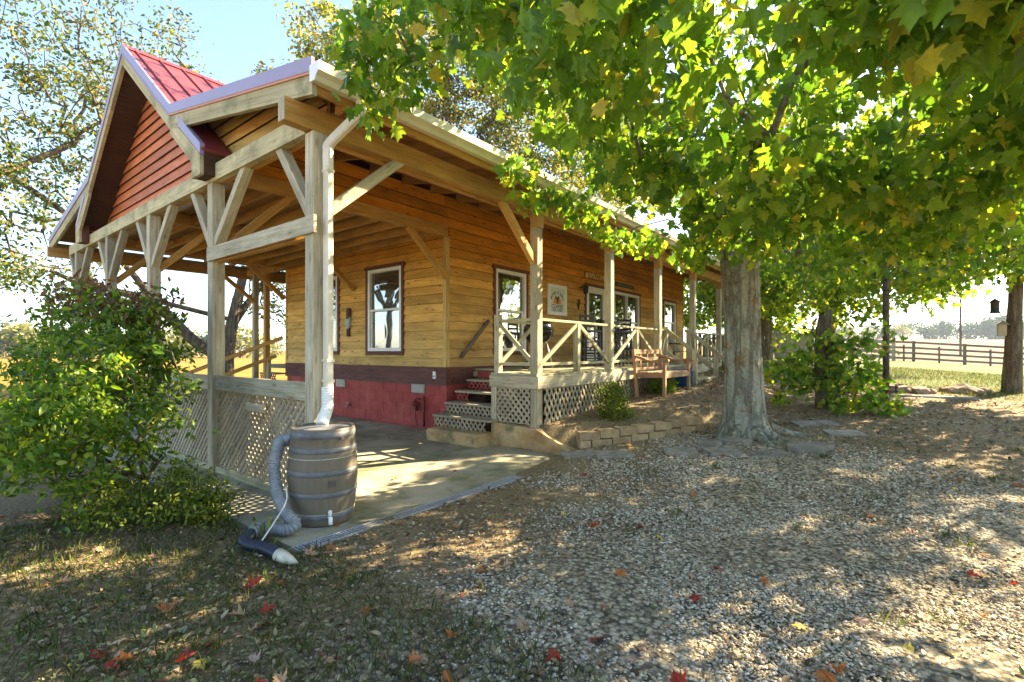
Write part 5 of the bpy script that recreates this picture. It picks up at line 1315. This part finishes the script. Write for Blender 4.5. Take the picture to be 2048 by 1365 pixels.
batch('crown', P, a, b_, r_.uniform(.10, .17, n_), T_OVAL, 'sparse', ot, .15)

# ---------------- far tree lines
def far_tree(i, x, y, z, w_, h, lm, label, group, n_=900):
    r_ = np.random.default_rng(500+i); e = empty('far_tree', label, 'tree', group)
    bm().tube([(x, y, z-.5), (x, y, z+h*.5)], [h*.035, h*.02], 6).build('trunk', 'bark2', e)
    lob = [(r_.uniform(-.5, .5)*w_, r_.uniform(-.3, .3)*w_, h*r_.uniform(.18, .78), w_*r_.uniform(.28, .45)) for k in range(10)]
    P = np.concatenate([np.array([x+a, y+b_, z+c])+rnd_dirs(n_//10, r_)*(r_.random((n_//10, 1))**.35)*[s_, s_, s_*.8] for a, b_, c, s_ in lob])
    batch('crown', P, rnd_dirs(len(P), r_), rnd_dirs(len(P), r_), r_.uniform(.10, .18, len(P))*h, T_DIAM, lm, e)
fr = [(1690, 205, 6, 8.5, 1), (1722, 215, 7, 7, 1), (1757, 220, 8, 9, 0), (1790, 218, 7.5, 7.5, 1), (1815, 224, 9, 9.5, 0), (1852, 215, 6, 7.5, 0), (1880, 222, 8.5, 10.5, 0), (1915, 226, 10, 10, 0), (1950, 218, 8, 8.5, 0), (1982, 215, 9, 11, 0), (2012, 210, 10, 14, 0), (2045, 214, 10, 11, 0), (2080, 215, 10, 12, 0)]
for i, (k, d, w_, h, gold) in enumerate(fr):
    x, y, _ = cam_pt(d, (k-1024)/990*d, 0); z = g(x, y)-.3
    far_tree(i, x, y, z, w_, h*.85, 'fargold' if gold else 'fargreen', ORD[i]+(' tree from the left, pale green, in the far line across the stubble field' if gold else ' tree from the left, dark blue-green, in the far line across the stubble field'), 'far trees across the right field')
for i in range(12):
    k = -40+i*52; d = 95+random.uniform(-12, 25); x, y, _ = cam_pt(d, (k-1024)/990*d, 0)
    far_tree(50+i, x, y, g(x, y)-.2, 7+random.uniform(-1, 3), 5.2+random.uniform(-1.2, 2.2), 'fargold' if i % 3 else 'fargreen', ORD[i]+' tree from the left in the far row edging the yellow field', 'far trees across the left field', 1000)

# ---------------- shrubs
def shrub(name, label, base, lobes, n_, size, lm, seed, tm=T_OVAL, stems=14, group=None, extra=None, down=.25):
    r_ = np.random.default_rng(seed); e = empty(name, label, 'shrub', group); x, y, z = base
    T = np.concatenate([np.array([a, b_, c])+rnd_dirs(k, r_)*(r_.random((k, 1))**.45)*[p_, q_, s_] for a, b_, c, p_, q_, s_, k in lobes])
    T[:, 2] = np.maximum(T[:, 2], G(T[:, 0], T[:, 1])+.06)
    nodes, parents, tips = skeleton([(x, y, z), (x, y, z+.12), (x+.03, y, z+.25)], T, .2, rs=r_)
    wood_mesh('stems', nodes, parents, .0035, .022, 'bark2', e, 1, 5, .4)
    per = n_//len(T); P = np.concatenate([in_cluster(t, r_.uniform(.09, .2), int(per*r_.uniform(.5, 1.5))+1, r_, .8) for t in T])
    P[:, 2] = np.maximum(P[:, 2], G(P[:, 0], P[:, 1])+.03); k = len(P)
    ax = r_.normal(size=(k, 3))+[0, 0, -down]; nr = r_.normal(size=(k, 3))*.6+[0, 0, 1]
    batch('foliage', P, ax, nr, r_.uniform(size[0], size[1], k), tm, lm, e, .25)
    if extra:
        Tq = T[extra(T)]; P = np.concatenate([in_cluster(t+np.array([0, 0, .05]), .16, 22, r_, 1.2) for t in Tq]); k = len(P)
        batch('red_foliage', P, r_.normal(size=(k, 3))+[0, 0, .1], r_.normal(size=(k, 3))*.6+[0, 0, 1], r_.uniform(size[0], size[1], k), tm, 'bushred', e, .25)
    return e
shrub('flowering_shrub', 'large loose green shrub with reddened tips in front of the porch lattice', (-5.35, 1.45, 0),
      [(-5.5, 1.2, .92, .85, .7, .72, 140), (-6.3, 1.3, 1.3, .9, .65, .72, 105), (-5.05, .9, .7, .5, .5, .55, 55), (-6.7, 1.45, 1.75, .7, .5, .40, 46), (-5.95, 1.65, 1.5, .5, .3, .5, 40), (-5.6, .7, .6, .7, .5, .5, 60)],
      11500, (.045, .092), 'bushleaf', 61, T_OVAL, extra=lambda T: (T[:, 2] > 1.72) & (T[:, 0] < -5.7))
shrub('low_shrub', 'low yellow-green shrub spreading at the foot of the large shrub', (-4.75, 1.5, 0),
      [(-4.75, 1.50, .22, .45, .30, .24, 70), (-4.45, 1.62, .14, .28, .22, .14, 40), (-4.95, 1.15, .16, .5, .3, .16, 50)], 5200, (.025, .05), 'lowleaf', 62)
bm().lathe([(.001, 0), (.02, .006), (.028, .028), (.02, .05), (.004, .058)], (-5.72, 2.17, .52), 14).build('green_fruit', 'greenpot', None, 'small green fruit hanging at the right edge of the large shrub', 'fruit')
shrub('bed_shrub', 'bright green ferny shrub against the deck lattice beside the bench', (-3.52, 6.9, g(-3.5, 6.9)), [(-3.52, 6.95, .62, .22, .3, .28, 60), (-3.35, 6.75, .52, .22, .26, .14, 40), (-3.6, 7.2, .74, .14, .16, .2, 24)], 5200, (.025, .05), 'lowleaf', 63)
shrub('bed_shrub', 'small dark green shrub in the bed under the bench', (-3.6, 9.3, g(-3.6, 9.3)), [(-3.66, 9.35, .72, .22, .45, .16, 60)], 2600, (.03, .06), 'bushleaf', 64)
# leafy stump
lsx = empty('leafy_stump', 'broken stump wrapped in young maple shoots between maple and pole', 'stump')
trunk_mesh('trunk', [(-1.11, 9.97, .3), (-1.10, 9.98, .9), (-1.12, 9.96, 1.5), (-1.06, 10.0, 2.0)], [.10, .085, .08, .075], 'bark2', lsx, 12, .07)
bm().tube([(-1.05, 9.98, 1.0), (-.98, 10.02, 1.5), (-1.0, 10.03, 2.1)], [.07, .06, .05], 9).build('side_stem', 'bark2', lsx)
r_ = np.random.default_rng(66); T = []
for c, a, k in (((-1.1, 9.9, 1.25), (.75, .5, .55), 60), ((-.72, 10.0, .85), (.65, .45, .42), 50), ((-1.55, 9.85, .95), (.5, .4, .45), 34), ((-.5, 9.9, 1.6), (.5, .4, .35), 22), ((-.55, 9.8, .6), (.7, .5, .2), 30)):
    T.append(np.array(c)+rnd_dirs(k, r_)*(r_.random((k, 1))**.45)*a)
T = np.concatenate(T); nodes, parents, tips = skeleton([(-1.1, 9.97, .4), (-1.1, 9.97, .9), (-1.1, 9.97, 1.5)], T, .2, rs=r_)
wood_mesh('shoots', nodes, parents, .004, .02, 'bark2', lsx, 3, 5, .4)
P = np.concatenate([in_cluster(t, r_.uniform(.12, .24), int(r_.uniform(3, 9)), r_, .8) for t in T]); k = len(P); a, b_ = hang(k, r_, .7)
P[:, 2] = np.maximum(P[:, 2], G(P[:, 0], P[:, 1])+.05)
batch('foliage', P, a, b_, r_.uniform(.08, .14, k), T_MAPLO, 'maple', lsx, .2)
# ================================================================ what lies on the ground
def on_slab(x, y): return (x < -3.26) & (x > -13.4) & (y > 1.74) & (y < 5.9)
def in_bed(x, y): return ((x+3.45)*-.877+(y-5.7)*.48 > -.12) & (x < -1.9)
# gravel: one squashed stone copied many times into one mesh
sv = np.array([(1, 0, .1), (.3, .95, 0), (-.8, .55, .1), (-.75, -.6, 0), (.35, -.9, .1), (.1, .05, 1), (-.1, 0, -.8)], float)
sf = np.array([(0, 1, 5), (1, 2, 5), (2, 3, 5), (3, 4, 5), (4, 0, 5), (1, 0, 6), (2, 1, 6), (3, 2, 6), (4, 3, 6), (0, 4, 6)])
def stones(name, P, size, label, cat, m='gravel'):
    n_ = len(P); r_ = np.random.default_rng(3)
    sc3 = size[:, None]*np.stack([r_.uniform(.75, 1.35, n_), r_.uniform(.6, 1.0, n_), r_.uniform(.38, .65, n_)], 1)
    an = r_.uniform(0, 6.28, n_); tl = r_.normal(size=(n_, 2))*.22
    jit = 1+r_.normal(size=(n_, len(sv), 1))*.13
    V = sv[None]*jit*sc3[:, None, :]
    V[:, :, 2] += V[:, :, 0]*tl[:, :1]+V[:, :, 1]*tl[:, 1:]
    c, s_ = np.cos(an)[:, None], np.sin(an)[:, None]
    X = V[:, :, 0]*c-V[:, :, 1]*s_; Y = V[:, :, 0]*s_+V[:, :, 1]*c
    V = np.stack([X, Y, V[:, :, 2]], -1)+P[:, None, :]
    me = bpy.data.meshes.new(name); me.vertices.add(n_*len(sv)); me.vertices.foreach_set('co', V.astype(np.float32).ravel())
    L = ((np.arange(n_)*len(sv))[:, None, None]+sf[None]).reshape(-1)
    me.loops.add(len(L)); me.loops.foreach_set('vertex_index', L.astype(np.int32)); k = len(L)//3
    me.polygons.add(k); me.polygons.foreach_set('loop_start', (np.arange(k)*3).astype(np.int32)); me.polygons.foreach_set('loop_total', np.full(k, 3, np.int32))
    me.update(calc_edges=True); me.materials.append(M[m]); o = bpy.data.objects.new(name, me); col.objects.link(o)
    return tag(o, label, cat, kind='stuff')
r_ = np.random.default_rng(77)
def scatter(n_, x0, x1, y0, y1, fn, pw=1.):
    x = r_.uniform(x0, x1, n_); y = r_.uniform(y0, y1, n_); return x, y, fn(x, y)
def gravelness(x, y):
    e = np.sin(x*1.7+y*.9)*.35+np.sin(y*2.3-x*1.1+1)*.25
    a = sst(-2.9, -1.75, x+e*.9+np.clip(y-2.6, -2, 3)*.5)     # drive widens away from the viewer
    b_ = 1-sst(6.0, 7.6, y+.35*x+e)
    return np.clip(a*b_, .0, 1)
N1 = 330000
x, y, w_ = scatter(N1, -3.3, 3.4, .6, 8.4, gravelness)
dep = -SN*x+CS*y; lat = np.abs(CS*x+SN*y)/np.maximum(dep, .1)
keep = (r_.random(N1) < (.05+.95*w_)*np.clip(2.3/np.maximum(dep, .5), .2, 1)*(.45+.55*sst(-.5, .4, np.sin(x*2.9+1.1*y)+np.sin(3.7*y-x*2.2+2)+np.sin(7*x+5*y)*.5))) & (dep > 1.2) & (lat < 1.2) & ~on_slab(x, y) & ~in_bed(x, y)
x, y, dep = x[keep], y[keep], dep[keep]
sz = (.0045+.0095*r_.random(len(x))**2.2)*(1+.16*np.clip(dep-2, 0, 4))
stones('gravel', np.stack([x, y, G(x, y)+sz*.12], 1), sz, 'pale grey crushed gravel covering the drive', 'gravel')
# dry leaf crumbs
N2 = 90000
x, y, w_ = scatter(N2, -6, 3.5, .4, 14, gravelness); dep = -SN*x+CS*y; lat = np.abs(CS*x+SN*y)/np.maximum(dep, .1)
keep = (r_.random(N2) < (1-.7*w_)*np.clip(4.5/np.maximum(dep, .5), .5, 1)) & (dep > 1.2) & (lat < 1.15) & ~on_slab(x, y) & (x > -4.05-np.where(y < 2, 9, 0))
x, y = x[keep], y[keep]; k = len(x)
batch('leaf_litter', np.stack([x, y, G(x, y)+r_.uniform(.004, .02, k)], 1), r_.normal(size=(k, 3))*[1, 1, .25], r_.normal(size=(k, 3))*.3+[0, 0, 1], (.012+.05*r_.random(k)**1.5)*(1+.05*np.clip(-SN*x+CS*y-3, 0, 6)), T_OVAL, 'litter', None, .3, label='brown crumbled leaf litter strewn over the bare earth', cat='leaf litter', kind='stuff')
# weeds in the lower left and clover along the edge of the drive
def weedness(x, y):
    e = np.sin(x*2.1+1.3*y)*.5+np.sin(3.3*y-1.7*x)*.4
    return np.clip((1-gravelness(x, y))*sst(2.6, 1.2, y+.15*(x+2))*(.55+.6*e), 0, 1)
N3 = 46000
x, y, w_ = scatter(N3, -5.5, 1.0, .1, 3.4, weedness); dep = -SN*x+CS*y; lat = np.abs(CS*x+SN*y)/np.maximum(dep, .1)
keep = (r_.random(N3) < w_*.5+.012) & (dep > 1.3) & (lat < 1.15) & ~on_slab(x, y)
x, y = x[keep], y[keep]; k = len(x)
batch('ground_cover', np.stack([x, y, G(x, y)+r_.uniform(.005, .03, k)], 1), r_.normal(size=(k, 3))*[1, 1, .3]+[0, 0, .25], r_.normal(size=(k, 3))*.45+[0, 0, 1], .012+.034*r_.random(k)**1.6, T_OVAL, 'weed', None, .3, label='low green weeds mixed with dry leaves in the foreground', cat='weeds', kind='stuff')
# grass blades: thin in the near left corner, tufts in the drive, lawn in the distance
xs, ys = [r_.uniform(-5.5, -1.0, 12000)], [r_.uniform(.1, 1.9, 12000)]
for k in range(70):
    cx_, cy_ = r_.uniform(-2.6, 2.2), r_.uniform(1.2, 8.5); m_ = r_.integers(8, 34); xs.append(cx_+r_.normal(size=m_)*.035); ys.append(cy_+r_.normal(size=m_)*.035)
xs.append(r_.uniform(-5, 7, 26000)); ys.append(r_.uniform(12.7, 24, 26000))
x, y = np.concatenate(xs), np.concatenate(ys); dep = -SN*x+CS*y
keep = (dep > 1.35) & ~on_slab(x, y); x, y, dep = x[keep], y[keep], dep[keep]; k = len(x)
ax = r_.normal(size=(k, 3))*[.55, .55, .1]+[0, 0, 1.]
batch('grass', np.stack([x, y, G(x, y)-.003], 1), ax, r_.normal(size=(k, 3))*[1, 1, .1], r_.uniform(.03, .085, k)*np.where(dep > 8, 1.3, 1), T_BLADE, 'grassblade', None, .5, label='short yellow-green grass of the lawn and of the foreground corner', cat='grass', kind='stuff')
# seedling by the hose
sd = empty('seedling', 'bright green seedling growing beside the grey hose', 'plant')
k = 16; P = np.stack([r_.normal(size=k)*.05-3.62, r_.normal(size=k)*.05+1.70, r_.uniform(.05, .20, k)], 1)
batch('leaves', P, r_.normal(size=(k, 3)), r_.normal(size=(k, 3))*.5+[0, 0, 1], r_.uniform(.04, .07, k), T_OVAL, 'lowleaf', sd, .2)
for i in range(5): bm().tube([(-3.62, 1.70, .0), tuple(P[i])], .003, 4).build('stem', 'bark2', sd)
# fallen maple leaves, one by one
fmesh = {c: [one_leaf('fallen_leaf', T_MAPLE, c, q) for q in (.7, -.5, 1.0)] for c in ('fl_red', 'fl_orange', 'fl_tan', 'fl_yellow', 'fl_pink')}
cname = {'fl_red': 'bright red', 'fl_orange': 'orange', 'fl_tan': 'tan', 'fl_yellow': 'yellow', 'fl_pink': 'pale pinkish'}
def fall(x, y, c, s_=None, zoff=0.):
    where = 'concrete patio' if on_slab(np.array(x), np.array(y)) else 'gravel drive' if gravelness(np.array(x), np.array(y)) > .5 else 'weedy ground' if y < 4 and x < -.5 else 'earth under the maple'
    dd_ = -SN*x+CS*y; ll_ = (CS*x+SN*y)/dd_
    if 'patio' not in where: where += (', left ' if ll_ < -.35 else ', right ' if ll_ > .35 else ', middle ')+('foreground' if dd_ < 3 else 'ground midway' if dd_ < 5.5 else 'ground farther back')
    o = bpy.data.objects.new('fallen_leaf', random.choice(fmesh[c])); col.objects.link(o)
    z = .012 if 'patio' in where else g(x, y)+.03
    o.location = (x, y, z+zoff); o.rotation_euler = (random.uniform(-.35, .35), random.uniform(-.35, .35), random.uniform(0, 6.28)); o.scale = (s_ or random.uniform(.045, .088),)*3
    tag(o, f'{cname[c]} fallen maple leaf lying on the {where}', 'fallen leaf', f'{cname[c]} leaves on the {where}')
cs_ = ['fl_red']*3+['fl_orange']*3+['fl_tan']*7+['fl_yellow']*1+['fl_pink']*2
rr = random.Random(5); cnt = 0
while cnt < 150:
    d = 1.75+rr.random()**1.4*8.5; la = rr.uniform(-1.02, 1.02)*d; x, y = -SN*d+CS*la, CS*d+SN*la
    if y < .1 or (x < -5.2 and y < 2.2): continue
    if x < -4.1 and y > 5.3: continue
    if on_slab(np.array(x), np.array(y)) and rr.random() < .6: continue
    fall(x, y, rr.choice(cs_)); cnt += 1
for x, y, c in ((-2.95, 1.30, 'fl_red'), (-2.62, 1.22, 'fl_red'), (-2.55, .95, 'fl_orange'), (-2.5, .8, 'fl_red'), (-2.75, .62, 'fl_red'), (-2.9, .60, 'fl_red'), (-2.2, 1.62, 'fl_tan'), (-2.45, .86, 'fl_yellow'), (-1.25, 1.9, 'fl_red'), (-3.1, .95, 'fl_orange')): fall(x, y, c, random.uniform(.07, .095))
# ================================================================ autumn haze over the fields
hz = bm().box(-950, 950, -160, 1340, -3, 60, 0)
m = bpy.data.materials.new('haze'); m.use_nodes = True; n = m.node_tree; n.nodes.clear()
pv = n.nodes.new('ShaderNodeVolumePrincipled'); pv.inputs['Color'].default_value = (.72, .84, 1, 1); pv.inputs['Density'].default_value = .0004; pv.inputs['Anisotropy'].default_value = .2
ou = n.nodes.new('ShaderNodeOutputMaterial'); n.links.new(pv.outputs[0], ou.inputs['Volume'])
hz.build('haze', m, kind='stuff', label='thin blue autumn haze over the far fields', cat='haze')

# set every Empty at the foot point of its thing; its parts stay where they are
bpy.context.view_layer.update()
for e in [o for o in col.objects if o.type == 'EMPTY' and not o.parent and o.children]:
    pts = [o.matrix_world @ Vector(c) for o in e.children_recursive if o.type == 'MESH' and o.name.split('.')[0] not in ('crown', 'leaf') for c in o.bound_box]
    if not pts: continue
    lo = [min(p[i] for p in pts) for i in range(3)]; hi = [max(p[i] for p in pts) for i in range(3)]
    base = Vector(((lo[0]+hi[0])/2, (lo[1]+hi[1])/2, lo[2])); e.location = base
    for c in e.children: c.matrix_parent_inverse = Matrix.Translation(-base)
